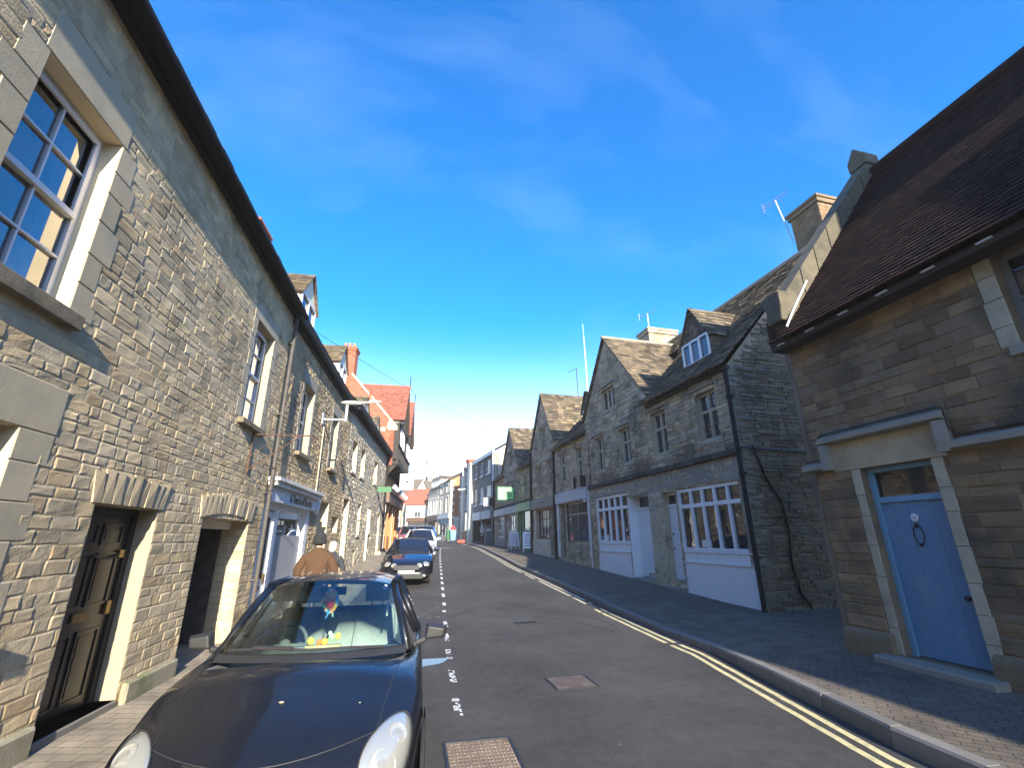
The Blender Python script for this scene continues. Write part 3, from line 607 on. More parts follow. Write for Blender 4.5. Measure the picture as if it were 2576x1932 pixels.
def panel_door(house, F, r, d, m, panels, name='door', frame=None, frw=.06):
    s0, s1, z0, z1 = r
    b = MB(F.T)
    if frame:
        fb = MB(F.T)
        for a in ((s0, s0+frw, z0, z1), (s1-frw, s1, z0, z1), (s0+frw, s1-frw, z1-frw, z1)): fb.box(*a, d-.03, d+.03)
        s0 += frw+.003; s1 -= frw+.003; z1 -= frw+.003
    b.box(s0, s1, z0+.01, z1, d-.05, d); w, h = s1-s0, z1-z0
    for (a, c, e, f) in panels:
        x0, x1, y0, y1 = s0+w*a, s0+w*c, z0+h*e, z0+h*f; t = .028
        for q in ((x0, x1, y0, y0+t), (x0, x1, y1-t, y1), (x0, x0+t, y0+t, y1-t), (x1-t, x1, y0+t, y1-t)): b.box(*q, d+.0005, d+.016)
        b.box(x0+.06, x1-.06, y0+.06, y1-.06, d+.0005, d+.009)
    o = b.build(name, M[m], house, bevel=.003)
    if frame: fb.build('door_frame', M[frame], o)
    return o
dr = panel_door(h1, F1, D1, -.24, 'black', [(.10, .46, .05, .40), (.54, .90, .05, .40), (.10, .46, .52, .80), (.54, .90, .52, .80), (.10, .46, .84, .96), (.54, .90, .84, .96)], frame='black', frw=.09)
b = MB(F1.T); b.box(6.0, 6.22, 1.0, 1.085, -.24, -.222); b.build('letterbox', M['brass'], dr, bevel=.004)
for q_ in ((6.50, 6.58, 1.02, 1.16, -.24, -.205), (6.49, 6.58, 1.62, 1.71, -.24, -.20)): b = MB(F1.T); b.box(*q_); b.build('door_lock', M['brass'], dr, bevel=.004)
b = MB(F1.T); b.tube([F1.T(6.05, 1.66, -.22), F1.T(6.2, 1.62, -.21), F1.T(6.36, 1.62, -.21), F1.T(6.52, 1.66, -.21)], .012, 6); b.build('door_chain', M['iron'], dr)
b = MB(F1.T); block(b, F1.T, 5.5, 6.7, -.05, .12, -.3, .02, .7, .01); b.build('threshold', M['ashlar_grey'], h1)
# passage through the house
b = MB(F1.T); T = F1.T; s0, s1, z0, z1 = P1
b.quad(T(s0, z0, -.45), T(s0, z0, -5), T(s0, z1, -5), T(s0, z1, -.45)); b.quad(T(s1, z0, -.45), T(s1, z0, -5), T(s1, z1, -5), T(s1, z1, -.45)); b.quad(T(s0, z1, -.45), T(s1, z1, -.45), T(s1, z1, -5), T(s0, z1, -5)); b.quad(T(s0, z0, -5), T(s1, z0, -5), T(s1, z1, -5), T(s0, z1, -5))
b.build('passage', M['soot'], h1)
b = MB(F1.T)
z = .3
while z < 2.0:
    h = random.uniform(.10, .16); h = min(h, 2.04-z)
    block(b, lambda s, zz, d: F1.T(9.95-d, zz, -s), .0+random.uniform(0, .02), .2+random.uniform(-.03, .03), z+.004, z+h-.004, -.04, .014, random.uniform(.9, 1.15), .01); block(b, lambda s, zz, d: F1.T(9.95-d, zz, -s), .21+random.uniform(-.03, .03)+.02, .45, z+.004, z+h-.004, -.04, .012, random.uniform(.85, 1.1), .01); z += h
b.build('passage_jamb', M['stone'], h1)
b = MB(F1.T); b.box(s0, s1, 2.0, 2.14, -.40, -.30); b.build('passage_beam', M['plaster'], h1)
gutter(h1, F1, -7, E1+.1, 6.90, .27, .05)
b = MB(F1.T); b.box(-7, E1, 6.84, 6.90, .0, .10); b.box(-7, E1, 6.905, 6.97, -.3, .24); b.build('eaves_board', M['gutter'], h1)
b = MB(); slates(b, F1.T(-7, 6.98, .24), F1.T(E1, 6.98, .24), F1.T(-7, 10.6, -3.9), F1.T(E1, 10.6, -3.9), .28, (.2, .42), .02, PAL_SL); slates(b, F1.T(-7, 6.98, -8), F1.T(E1, 6.98, -8), F1.T(-7, 10.6, -3.9), F1.T(E1, 10.6, -3.9), .6, (.5, .9), .02, PAL_SL); b.build('roof', M['slate'], h1)
b = MB(F1.T)
for s in (-7, E1-.02):
    b.poly([F1.T(s, -.1, 0-.31), F1.T(s, -.1, -8), F1.T(s, 6.9, -8), F1.T(s, 10.5, -3.9), F1.T(s, 6.9, -.31)])
b.quad(F1.T(-7, -.1, -8), F1.T(E1, -.1, -8), F1.T(E1, 6.9, -8), F1.T(-7, 6.9, -8)); b.build('end_wall', M['stone2'], h1)
pipe(h1, F1, E1-.06, .05, 6.8, .10, .040, 'rainpipe', n=4)
b = MB(); b.tube([F1.T(9.35, 3.72, .01), F1.T(9.35, 3.72, 1.05), F1.T(9.35, 3.66, 1.1), F1.T(9.35, 3.68, 1.16)], .014, 6); b.tube([F1.T(9.35, 3.85, .02), F1.T(9.35, 3.0, .02)], .016, 6); b.tube([F1.T(9.35, 3.05, .02), F1.T(9.35, 3.70, .85)], .010, 6); b.tube([F1.T(9.35, 3.3, .02), F1.T(9.35, 3.55, .3), F1.T(9.35, 3.3, .45)], .008, 6)
tag(b.build('sign_bracket', M['rust']), 'rusty wrought iron bracket with no sign beside the passage arch', 'sign bracket')
# ------------------------------------------------------------------ left side: second house with the beauty shop
F2 = Fac((-3.385, E1), 1.4, 1); E2 = 9.03
h2 = thing('stone_house', 'dark weathered stone house with a white shop front and slated dormers', 'house', F2.T(4, .1))
W4 = [1.98, 3.02, 3.99, 5.88]; W5 = [5.72, 6.66, 4.10, 5.98]; SH = [.28, 4.1, .02, 2.62]; W6 = [5.2, 6.6, 1.3, 3.0]; N1 = [7.35, 8.45, 2.05, 2.6]; D6 = [6.85, 7.25, .3, .9]
wb = wall(h2, F2, 0, E2, -.1, 7.0, [H(W4, .2, .85, True), H(W5, .2, .85, True), H(SH, .5, .6), H(W6, .3, 1.2, True), H(N1, .25, 1.1, True)], M['stone2'], skip=[q_ for w_ in (W4, W5) for q_ in ((w_[0]-.15, w_[1]+.15, w_[2], w_[3]), (w_[0]-.18, w_[1]+.18, w_[3], w_[3]+.32))], near=(-1, 20), rough=.010, course=(.09, .17), width=(.12, .32))
wb.build('wall', [M['stone2'], M['lime']], h2)
for r in (W4, W5): window(h2, F2, r, .2, (.5,), (.25, .5, .75), fr=.06, fm='white', gm='darkglass', sash=True, surround=('ashlar_grey', (.24, .17), .32, .2, .022), sill=('sill', .10, .13, .1))
window(h2, F2, W6, .3, (.33, .66), (.7,), fr=.06, fm='white', gm='darkglass', surround=('ashlar', (.2, .2), .0, .0, .01))
window(h2, F2, N1, .22, (), (), fr=.05, fm='white', gm='frost')
# shop front
sf = MB(F2.T); S = lambda *a: sf.box(*a)
S(.28, .40, 0, 2.6, -.12, .02); S(1.22, 1.36, 0, 2.6, -.12, .02); S(3.78, 4.1, 0, 2.6, -.12, .02); S(.40, 1.22, 2.46, 2.6, -.12, .015); S(1.36, 3.78, 2.46, 2.6, -.12, .015)
S(1.36, 3.78, .0, .52, -.12, .012); S(1.36, 3.78, .52, .60, -.14, .06)
shop = sf.build('shop_front', M['white'], h2, bevel=.006)
b = MB(F2.T); b.box(1.36, 3.78, .6, 2.46, -.09, -.08); b.build('pane', M['glass'], shop)
b = MB(F2.T); b.box(1.36, 3.78, .6, 1.92, -.079, -.074); b.build('frosted_film', M['frost'], shop)
b = MB(F2.T); q = F2.T; b.quad(q(.3, .02, -2), q(4.1, .02, -2), q(4.1, 2.6, -2), q(.3, 2.6, -2)); b.quad(q(.3, .02, -.5), q(.3, .02, -2), q(.3, 2.6, -2), q(.3, 2.6, -.5)); b.quad(q(4.1, .02, -.5), q(4.1, .02, -2), q(4.1, 2.6, -2), q(4.1, 2.6, -.5)); b.quad(q(.3, 2.6, -.5), q(4.1, 2.6, -.5), q(4.1, 2.6, -2), q(.3, 2.6, -2)); b.quad(q(.3, .1, -.5), q(4.1, .1, -.5), q(4.1, .1, -2), q(.3, .1, -2)); b.build('shop_room', M['room'], shop)
b = MB(F2.T); b.ball(F2.T(2.05, 1.98, -.3), (.08, .1, .12), 10, 1., .1); b.ball(F2.T(2.3, 1.95, -.3), (.1, .14, .09), 10, 1., .1); b.build('window_ornament', M['offwhite'], shop)
b = MB(F2.T); b.box(.41, 1.21, .08, 2.44, -.11, -.06); sd = b.build('shop_door', M['white'], shop, bevel=.004)
b = MB(F2.T); b.box(.55, 1.07, 1.0, 2.3, -.0598, -.055); b.build('door_glass', M['darkglass'], shop)
b = MB(F2.T); b.box(.7, .95, .78, .86, -.0598, -.045); b.build('letterbox', M['black'], shop); b = MB(F2.T); b.box(1.1, 1.16, .9, 1.1, -.0598, -.03); b.build('door_handle', M['brass'], shop)
b = MB(F2.T); b.box(.22, 4.2, 2.605, 2.92, .0, .17); fs = b.build('fascia_sign', mat('fascia_board', (.62, .66, .72), .5, .05, 3, 30, .05, .002), h2, bevel=.008)
text('A Touch of Beauty', .27, F2.T(2.55, 2.755, .178), (*F2.u, 0), (*F2.n, 0), M['black'], fs, .006, off=.006)
b = MB(F2.T); b.ext([(.1, 2.925), (4.3, 2.925), (4.3, 3.02), (.1, 3.02)], 0, .28); b.box(.05, 4.35, 3.02, 3.10, 0, .34); b.build('cornice', M['offwhite'], h2, bevel=.01)
b = MB(F2.T); b.box(4.62, 4.88, 2.72, 3.06, .005, .12); b.add([F2.T(4.62, 2.72, .005), F2.T(4.88, 2.72, .005), F2.T(4.88, 2.72, .12), F2.T(4.62, 2.72, .12), F2.T(4.75, 2.52, .005), F2.T(4.75, 2.52, .08)], [(0, 2, 3, 1), (0, 1, 4), (1, 2, 5, 4), (2, 3, 5), (3, 0, 4, 5)]); tag(b.build('alarm_box', M['white'], bevel=.01), 'white burglar alarm box on the stone wall beside the shop sign', 'alarm box')
b = MB(F2.T); b.box(0, E2, 6.84, 7.05, 0, .08); b.box(-.1, E2, 7.05, 7.12, -.2, .22); b.build('eaves_board', M['gutter'], h2); gutter(h2, F2, 0, E2, 6.99, .16, .07)
b = MB(); slates(b, F2.T(0, 7.12, .2), F2.T(E2, 7.12, .2), F2.T(0, 10.9, -3.8), F2.T(E2, 10.9, -3.8), .26, (.2, .4), .02, PAL_SL); slates(b, F2.T(0, 7.12, -7.8), F2.T(E2, 7.12, -7.8), F2.T(0, 10.9, -3.8), F2.T(E2, 10.9, -3.8), .6, (.5, .9), .02, PAL_SL); b.build('roof', M['slate'], h2)
b = MB(F2.T)
for s in (.02, E2-.02): b.poly([F2.T(s, -.1, -.31), F2.T(s, -.1, -7.8), F2.T(s, 7.0, -7.8), F2.T(s, 10.8, -3.8), F2.T(s, 7.0, -.31)])
b.quad(F2.T(0, -.1, -7.8), F2.T(E2, -.1, -7.8), F2.T(E2, 7, -7.8), F2.T(0, 7, -7.8)); b.build('end_wall', M['stone2'], h2)
pipe(h2, F2, 4.38, 3.1, 5.2, .05, .022, 'ashlar', 'conduit', n=3)
def dormer(house, F, s0, s1, df, db, z0, z1, za, slope, cheek='cream', roofm='slate', hung=False, wm='white', gm='skyglass', nv=(.5,), gable=True, name='dormer', fill='cream'):
    """Gabled dormer: front at d=df, cheeks running back to d=db on the main roof."""
    T = F.T; b = MB(F.T); c = (s0+s1)/2
    for s in (s0, s1):
        b.quad(T(s, z0-.6, df), T(s, z0-.6, db), T(s, z1, db), T(s, z1, df), 1.)
    b.poly([T(s0, z1, df), T(s1, z1, df), T(c, za-.05, df)]); b.quad(T(s0, z0-.5, df), T(s1, z0-.5, df), T(s1, z0, df), T(s0, z0, df))
    b.quad(T(s0, z0, df-.08), T(s1, z0, df-.08), T(s1, z1, df-.08), T(s0, z1, df-.08), .3)
    o = b.build(name, M[cheek], house)
    if hung:
        q = MB()
        for s, x in ((s0-.02, 0), (s1+.02, 0)): 
            slates(q, T(s, z0-.5, df), T(s, z0-.5, db), T(s, z1, df), T(s, z1, db), .16, (.14, .28), .012, PAL_SL)
        n = 8
        for i in range(n):
            za_, zb_ = z1+(za-z1)*i/n, z1+(za-z1)*(i+1)/n; w0 = (s1-s0)/2*(1-i/n)
            slates(q, T(c-w0, za_, df+.01), T(c+w0, za_, df+.01), T(c-w0, zb_+.02, df+.01), T(c+w0, zb_+.02, df+.01), .3, (.12, .25), .012, PAL_SL, jit=.003)
        q.build('hung_slates', M[roofm], o)
    f = MB(F.T); fr = .07; zs0, zs1 = z0, z1
    for a in ((s0, s0+fr, zs0, zs1), (s1-fr, s1, zs0, zs1), (s0+fr, s1-fr, zs1-fr, zs1), (s0+fr, s1-fr, zs0, zs0+fr)): f.box(*a, df-.05, df+.03)
    for x in nv: f.box(s0+(s1-s0)*x-.045, s0+(s1-s0)*x+.045, zs0+fr, zs1-fr, df-.05, df+.028)
    w = f.build('window_frame', M[wm], o)
    p = MB(F.T); p.quad(T(s0+fr, zs0+fr, df-.02), T(s1-fr, zs0+fr, df-.02), T(s1-fr, zs1-fr, df-.02), T(s0+fr, zs1-fr, df-.02)); p.build('pane', M[gm], o)
    r = MB(); ov = .10
    for sg, s in ((-1, s0-ov), (1, s1+ov)):
        k = (za-z1)/((s1-s0)/2); zl = z1-ov*k; slates(r, T(s, zl, df+.09), T(s, zl, db-.6), T(c, za, df+.09), T(c, za, db-.6), .17, (.16, .36), .022, PAL_SL)
    r.build('dormer_roof', M[roofm], o); return o
dormer(h2, F2, 1.30, 2.72, -.22, -2.2, 7.42, 8.35, 9.2, 1)
dormer(h2, F2, 6.6, 8.0, -.22, -2.2, 7.42, 8.35, 9.2, 1, cheek='plaster')
chimney(h2, F2, 3.35, 4.35, -3.3, -2.6, 9.0, 11.75, 'brick', 0); chimney(h2, F2, 1.5, 1.9, -3.0, -2.6, 9.5, 11.1, 'plaster', 0, cap=.03)
# ------------------------------------------------------------------ left side: pale coursed cottages
F3 = Fac(F2.T(E2, 0), 2.9, 1); E3 = 11.9
h3 = thing('stone_house', 'pale coursed stone cottage row with narrow deep windows and slate dormers', 'house', F3.T(5, .7))
ws = [[.85, 1.85, 4.58, 5.9], [2.9, 3.95, 4.62, 5.92], [7.0, 8.1, 4.75, 6.0]]; dl = [[.12, 1.2, .6, 3.38], [3.3, 4.05, 2.0, 3.38], [6.2, 7.1, 2.1, 3.4], [9.95, 10.75, 1.15, 3.25]]
nich = [3.0, 3.5, .5, 1.35]
wb = wall(h3, F3, 0, E3, .2, 7.1, [H(r, .3, 1.2, True) for r in ws+dl]+[H(nich, .25, .5)], M['stone3'], near=(-1, 5), rough=.015, course=(.15, .21), width=(.22, .5))
wb.build('wall', [M['stone3'], M['lime']], h3)
for r in ws+[dl[1], dl[2]]: window(h3, F3, r, .28, (.5,), (.5,), fr=.05, fm='white', gm='darkglass', sill=('stone3', .1, .06, .05))
panel_door(h3, F3, dl[0], -.28, 'brown', [(.12, .88, .1, .45), (.12, .88, .55, .9)]); panel_door(h3, F3, dl[3], -.28, 'brown', [(.12, .88, .1, .45), (.12, .88, .55, .9)])
b = MB(F3.T); block(b, F3.T, 9.7, 11.0, .9, 1.14, 0, .35, 1, .02); b.build('door_step', M['ashlar'], h3)
pipe(h3, F3, 6.05, .8, 3.3, .06, .045, 'white', n=3); pipe(h3, F3, E3-.08, 1.0, 6.9, .1, .06, 'gutter', n=3)
b = MB(F3.T); b.box(0, E3, 6.95, 7.2, 0, .12); b.box(-.1, E3+.1, 7.2, 7.3, -.3, .34); b.build('eaves_board', M['gutter'], h3); gutter(h3, F3, -.1, E3, 7.12, .27, .09)
b = MB(); slates(b, F3.T(-.15, 7.3, .32), F3.T(E3, 7.3, .32), F3.T(-.15, 10.6, -3.6), F3.T(E3, 10.6, -3.6), .26, (.22, .45), .02, PAL_SL); slates(b, F3.T(0, 7.3, -7.5), F3.T(E3, 7.3, -7.5), F3.T(0, 10.6, -3.6), F3.T(E3, 10.6, -3.6), .6, (.5, .9), .02, PAL_SL); b.build('roof', M['slate'], h3)
b = MB(F3.T); b.poly([F3.T(.02, 0, -.31), F3.T(.02, 0, -7.5), F3.T(.02, 7.1, -7.5), F3.T(.02, 10.5, -3.6), F3.T(.02, 7.1, -.31)]); b.quad(F3.T(0, 0, -7.5), F3.T(E3, 0, -7.5), F3.T(E3, 7.1, -7.5), F3.T(0, 7.1, -7.5)); b.build('end_wall', M['stone3'], h3)
dormer(h3, F3, 4.4, 5.9, -.4, -2.0, 7.75, 8.45, 9.15, 1, cheek='stone3'); dormer(h3, F3, 8.7, 10.2, -.4, -2.0, 7.75, 8.45, 9.15, 1, cheek='stone3')
# wall lantern, green bracket board
lt = thing('wall_lantern', 'small glass lantern on a bracket by the far cottage door', 'lantern', F3.T(10.9, 3.1, 0))
b = MB(); b.tube([F3.T(10.9, 3.45, .0), F3.T(10.9, 3.5, .2), F3.T(10.9, 3.35, .3)], .015, 6); b.build('bracket', M['iron'], lt); b = MB(); b.lathe(F3.T(10.9, 2.95, .3), [(.06, 0), (.11, .3), (.13, .32), (.04, .42), (.01, .46)], 6); b.build('lantern_body', M['iron'], lt)
b = MB(); b.box(0, .05, 0, .26, 0, .9)
gs = thing('hanging_board', 'small dark green board hanging on a bracket from the pale cottage', 'sign', F3.T(8.4, 4.5, 0))
b = MB(F3.T); b.ext([(8.38, 4.70), (8.44, 4.70), (8.44, 4.45), (8.38, 4.40)], .08, .85); b.build('board', M['green'], gs); b = MB(); b.tube([F3.T(8.41, 4.74, 0), F3.T(8.41, 4.74, .95)], .015, 6); b.build('bracket', M['iron'], gs)
# ------------------------------------------------------------------ left side: brick and timber pub
F4 = Fac(F3.T(E3, 0), 2.9, 1); E4 = 9.6
h4 = thing('brick_pub', 'red brick and timber framed pub with tall chimney and jettied gables', 'pub', F4.T(4, 1.1))
GE4 = Fac(F4.T(0, 0), 92.9+180, -1)   # its gable end, facing down the street: s runs back from the front
def brickwall(house, F, s0, s1, zb, top, holes, mt, name='wall', bw=.225, bh=.075, d=0., stones=True, rev=None):
    b = wall(house, F, s0, s1, zb, top, holes, mt, stones=stones, course=(bh, bh), width=(bw*.9, bw*1.05), rough=.003, pal=[(1, 1, 1), (.92, .9, .88), (1.08, 1.05, 1), (.85, .82, .8)], mortar=(.85, .95, 1.05), d=d)
    return b.build(name, [mt, rev or M['lime']], house)
RP = lambda s: 9.2+(s+.35)*1.12
b = wall(h4, GE4, -.35, 2.8, 6.5, [(-.35, 9.2), (2.8, 12.95)], [], M['brick'], course=(.085, .085), width=(.2, .24), rough=.003, pal=[(1, 1, 1), (.9, .88, .86), (1.1, 1.06, 1), (.85, .82, .8)], mortar=(.85, .95, 1.05)); 
b.quad(GE4.T(2.8, 6.5), GE4.T(6.5, 6.5), GE4.T(6.5, 8.8), GE4.T(2.8, 12.95)); b.build('gable_wall', M['brick'], h4)
b = MB(GE4.T)
for (a, c) in ((-.55, 1.35), (1.55, 2.85)):
    b.ext([(a, RP(a)-.06), (c, RP(c)-.06), (c, RP(c)+.16), (a, RP(a)+.16)], -.35, .07)
b.ext([(-.55, 8.85), (.05, 8.85), (.18, 9.05), (.05, RP(.05)-.08), (-.55, RP(-.55)-.06)], -.3, .05); b.box(.25, .75, 8.75, 9.05, -.1, .03); b.box(1.0, 1.6, 10.7, 10.95, -.1, .04); b.build('stone_coping', M['ashlar'], h4, bevel=.01)
chimney(h4, GE4, 2.75, 3.85, -1.0, -.0, 9.5, 14.6, 'brick', 0)
b = MB(); 
for i in range(3):
    c = GE4.T(3.0+.3*i, 14.86, -.5); b.lathe(c, [(.13, 0), (.11, .05), (.10, .32), (.13, .36), (.12, .44), (.09, .44), (.08, .2)], 10)
b.build('chimney_pots', M['terracotta'], h4, smooth=True)
b = MB(); slates(b, F4.T(.2, 9.3, .3), F4.T(E4, 9.3, .3), F4.T(.2, 12.8, -2.8), F4.T(E4, 12.8, -2.8), .18, (.16, .2), .012, None); slates(b, F4.T(.2, 9.3, -6), F4.T(E4, 9.3, -6), F4.T(.2, 12.8, -2.8), F4.T(E4, 12.8, -2.8), .4, (.4, .5), .012, None)
for (a, c, z) in ((.25, 4.3, 12.7), (5.3, 9.4, 12.9)):
    m_ = (a+c)/2; q = F4.T
    for sg in (a-.2, c+.2): slates(b, q(sg, 9.6, 1.0), q(sg, 9.6, -2.6), q(m_, z, 1.0), q(m_, z, -2.6), .18, (.16, .2), .012, None)
b.build('roof', M['redtile'], h4)
b = MB(F4.T)
for (a, c, z) in ((.25, 4.3, 12.7), (5.3, 9.4, 12.9)): b.tube([F4.T((a+c)/2, z, 1.05), F4.T((a+c)/2, z+.06, -2.5)], .11, 8, 1.2)
b.build('ridge_tiles', M['redtile'], h4)
b = MB(F4.T)
for (a, c, z) in ((.25, 4.3, 12.7), (5.3, 9.4, 12.9)): b.tube([F4.T((a+c)/2, z, 1.0), F4.T((a+c)/2, z+.75, 1.0), F4.T((a+c)/2+.1, z+.85, 1.0)], .04, 6)
b.build('roof_finial', M['iron'], h4)
b = MB(F4.T); b.box(.05, E4, 6.9, 9.4, .0, .6)
for (a, c, z) in ((.25, 4.3, 12.6), (5.3, 9.4, 12.8)): b.ext([(a, 9.4), (c, 9.4), ((a+c)/2, z)], -.3, .62)
b.build('plaster_front', M['cream'], h4)
b = MB(F4.T); z0 = 6.9
b.box(.0, .048, 6.9, 9.4, .05, .66)
for s in np.arange(.05, E4, .42): b.box(s, s+.13, 6.9, 9.4, .601, .66)
for z in (6.8, 7.9, 9.3): b.box(.0, E4, z, z+.2, .602, .72)
for (a, c, z) in ((.25, 4.3, 12.6), (5.3, 9.4, 12.8)):
    m_ = (a+c)/2
    for sg, e in ((1, c), (-1, a)): b.ext([(e+.2*sg, 9.3), (e+.2*sg-.28*sg, 9.3), (m_, z-.25), (m_, z+.1)], .63, .95)
    for k in range(-3, 4): b.box(m_+k*.5-.06, m_+k*.5+.06, 9.5, 9.5+(z-9.9)*(1-abs(k)*.5/((c-a)/2)), .621, .66)
b.box(.0, E4, 6.55, 6.8, .1, .75); 
for s in np.arange(.1, E4, 1.5): b.ext([(s, 6.55), (s+.16, 6.55), (s+.16, 5.9), (s, 5.9)], .0, .18); b.hexa([F4.T(s, 5.9, .1), F4.T(s+.16, 5.9, .1), F4.T(s+.16, 6.55, .1), F4.T(s, 6.55, .1), F4.T(s, 6.0, .2), F4.T(s+.16, 6.0, .2), F4.T(s+.16, 6.55, .7), F4.T(s, 6.55, .7)])
b.build('timber_frame', M['timber'], h4)
for (a, c) in ((.9, 2.0), (2.4, 3.5), (5.8, 7.0), (7.5, 8.6)): window(h4, F4, [a, c, 7.95, 9.2], 0, (.33, .66), (.5,), fr=.06, fm='white', gm='skyglass', d=.74)
holes4 = [[.8, 2.2, 4.95, 6.3], [3.0, 4.4, 4.95, 6.3], [6.0, 7.4, 4.95, 6.3], [.6, 2.0, 2.0, 4.0], [2.6, 4.2, 2.0, 4.0], [5.0, 5.9, 1.3, 4.0], [6.4, 8.6, 2.0, 4.0]]
brickwall(h4, F4, 0, E4, .8, 6.7, [H(r, .2) for r in holes4], M['brick_orange'])
for r in holes4[:5]+holes4[6:]: window(h4, F4, r, .15, (.33, .66), (.6,), fr=.07, fm='offwhite', gm='darkglass')
panel_door(h4, F4, holes4[5], -.15, 'brown', [(.15, .85, .1, .5), (.15, .85, .58, .9)])
for s in (.1, 2.1, 4.3, 6.05, 8.8): b = MB(F4.T); b.box(s, s+.32, 1.0, 4.0, .01, .1); b.build('orange_pilaster', M['orange'], h4)
for s in (.42, 4.62, 9.12): b = MB(F4.T); b.box(s, s+.2, 1.0, 4.1, .01, .12, 1.); b.build('white_post', M['offwhite'], h4)
b = MB(F4.T); b.box(.05, E4, 4.1, 4.75, .01, .35); b.box(0, E4, 4.75, 4.85, .01, .45); fb_ = b.build('fascia', M['brown'], h4)
text('INN', .35, F4.T(4.0, 4.42, .36), (*F4.u, 0), (*F4.n, 0), M['offwhite'], fb_, .005) if False else None
for s in (.25, 2.0, 3.8, 5.6, 7.4, 9.0):
    o = thing('globe_lamp', 'white globe lamp in the row along the pub front', 'lamp', F4.T(s, 5.05, .62), 0, 'white globe lamps on the pub front'); q = MB(); q.ball(F4.T(s, 5.05, .62), .17, 12); q.build('globe', M['white'], o, smooth=True); b = MB(); b.tube([F4.T(s, 5.25, .1), F4.T(s, 5.35, .5), F4.T(s, 5.2, .6)], .02, 6); b.build('lamp_arm', M['iron'], o)
ps = thing('pub_sign', 'white hanging pub sign with a small bird picture in dark frame', 'sign', F4.T(2.0, 5.6, 1.2))
b = MB(F4.T); b.box(1.97, 2.03, 5.12, 6.1, .8, 1.62); b.build('board', M['white'], ps)
b = MB(F4.T)
for (z0, z1, d0, d1) in ((5.05, 5.12, .74, 1.68), (6.1, 6.17, .74, 1.68), (5.12, 6.1, .74, .80), (5.12, 6.1, 1.62, 1.68)): b.box(1.95, 2.05, z0, z1, d0, d1)
b.build('frame', M['steel'], ps)
b = MB(F4.T); sX = lambda d, z: (F4.T(1.965, z, d))
b.poly([sX(1.1, 5.72), sX(1.12, 5.60), sX(1.25, 5.54), sX(1.38, 5.62), sX(1.42, 5.72), sX(1.3, 5.68), sX(1.2, 5.7)]); b.poly([sX(1.06, 5.80), sX(1.10, 5.84), sX(1.15, 5.78), sX(1.12, 5.68), sX(1.1, 5.72)])
b.build('bird_picture', M['black'], ps)
b = MB(); b.tube([F4.T(2, 6.35, .05), F4.T(2, 6.35, 1.75)], .025, 6); b.tube([F4.T(2, 6.35, .9), F4.T(2, 6.17, .9)], .015, 5); b.tube([F4.T(2, 6.35, 1.55), F4.T(2, 6.17, 1.55)], .015, 5); b.tube([F4.T(2, 6.35, 1.75), F4.T(2, 6.45, 1.85)], .02, 5); b.build('bracket', M['iron'], ps)
# street lamp on the second house
lp = thing('street_lamp', 'pale grey street lamp on a wall bracket above the shop row', 'street lamp', F2.T(4.3, 5.4, 0))
b = MB(); b.tube([F2.T(4.3, 5.42, .0), F2.T(4.3, 5.42, .72)], .036, 8); b.tube([F2.T(4.3, 5.36, .7), F2.T(4.3, 5.92, .7)], .045, 8); b.build('arm', M['lampgrey'], lp)
b = MB(F2.T); b.box(4.18, 4.42, 5.25, 5.6, .0, .03); b.build('wall_plate', M['steel'], lp)
b = MB(); c = Vector(F2.T(4.3, 5.97, .62)); e = Vector(F2.T(4.3, 6.06, 1.75)); b.tube([c, c.lerp(e, .15), c.lerp(e, .3), c.lerp(e, .7), e], .036, 10); 
k = MB(); k.ball(c.lerp(e, .2), (.36, .11, .075), 14); k.build('lamp_head', M['lampgrey'], lp, smooth=True); b.build('lamp_tube', M['lampgrey'], lp, smooth=True)
# ------------------------------------------------------------------ right side: near house with the blue door
A1 = Fac(G(2150, 1640, .15), -2.5, -1)
r1 = thing('stone_house', 'shaded ashlar stone house with pale blue door and steep dark tiled roof', 'house', A1.T(-1, .15))
BD = [-1.79, -.78, .25, 2.76]; UW = [-4.5, -3.08, 3.86, 5.0]
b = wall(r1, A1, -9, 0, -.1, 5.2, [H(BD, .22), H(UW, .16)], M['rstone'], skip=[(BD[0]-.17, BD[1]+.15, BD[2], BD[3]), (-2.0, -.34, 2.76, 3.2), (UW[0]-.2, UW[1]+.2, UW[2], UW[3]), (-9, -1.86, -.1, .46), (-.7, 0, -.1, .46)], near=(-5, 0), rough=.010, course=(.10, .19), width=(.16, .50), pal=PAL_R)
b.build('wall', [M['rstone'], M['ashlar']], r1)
bT = A1.T
for (a, c) in ((-9, -6.8), (-6.8, -4.6), (-4.6, -3.1), (-3.1, -1.86), (-.70, .05)):
    b = MB(A1.T); prof = [(0, -.05), (.10, -.05), (.10, .40), (.085, .455), (.04, .49), (0, .50)]
    b.add([bT(a+.006, z, d) for d, z in prof]+[bT(c-.006, z, d) for d, z in prof], [tuple(range(6)), tuple(range(11, 5, -1))]+[(i, (i+1) % 6, 6+(i+1) % 6, 6+i) for i in range(6)], random.uniform(.85, 1.05))
    b.build('plinth', M['rstone'], r1)
b = MB(A1.T); block(b, bT, -1.98, -.55, -.05, .245, -.25, .30, .9, .02); b.build('door_step', M['ashlar_grey'], r1, bevel=.01)
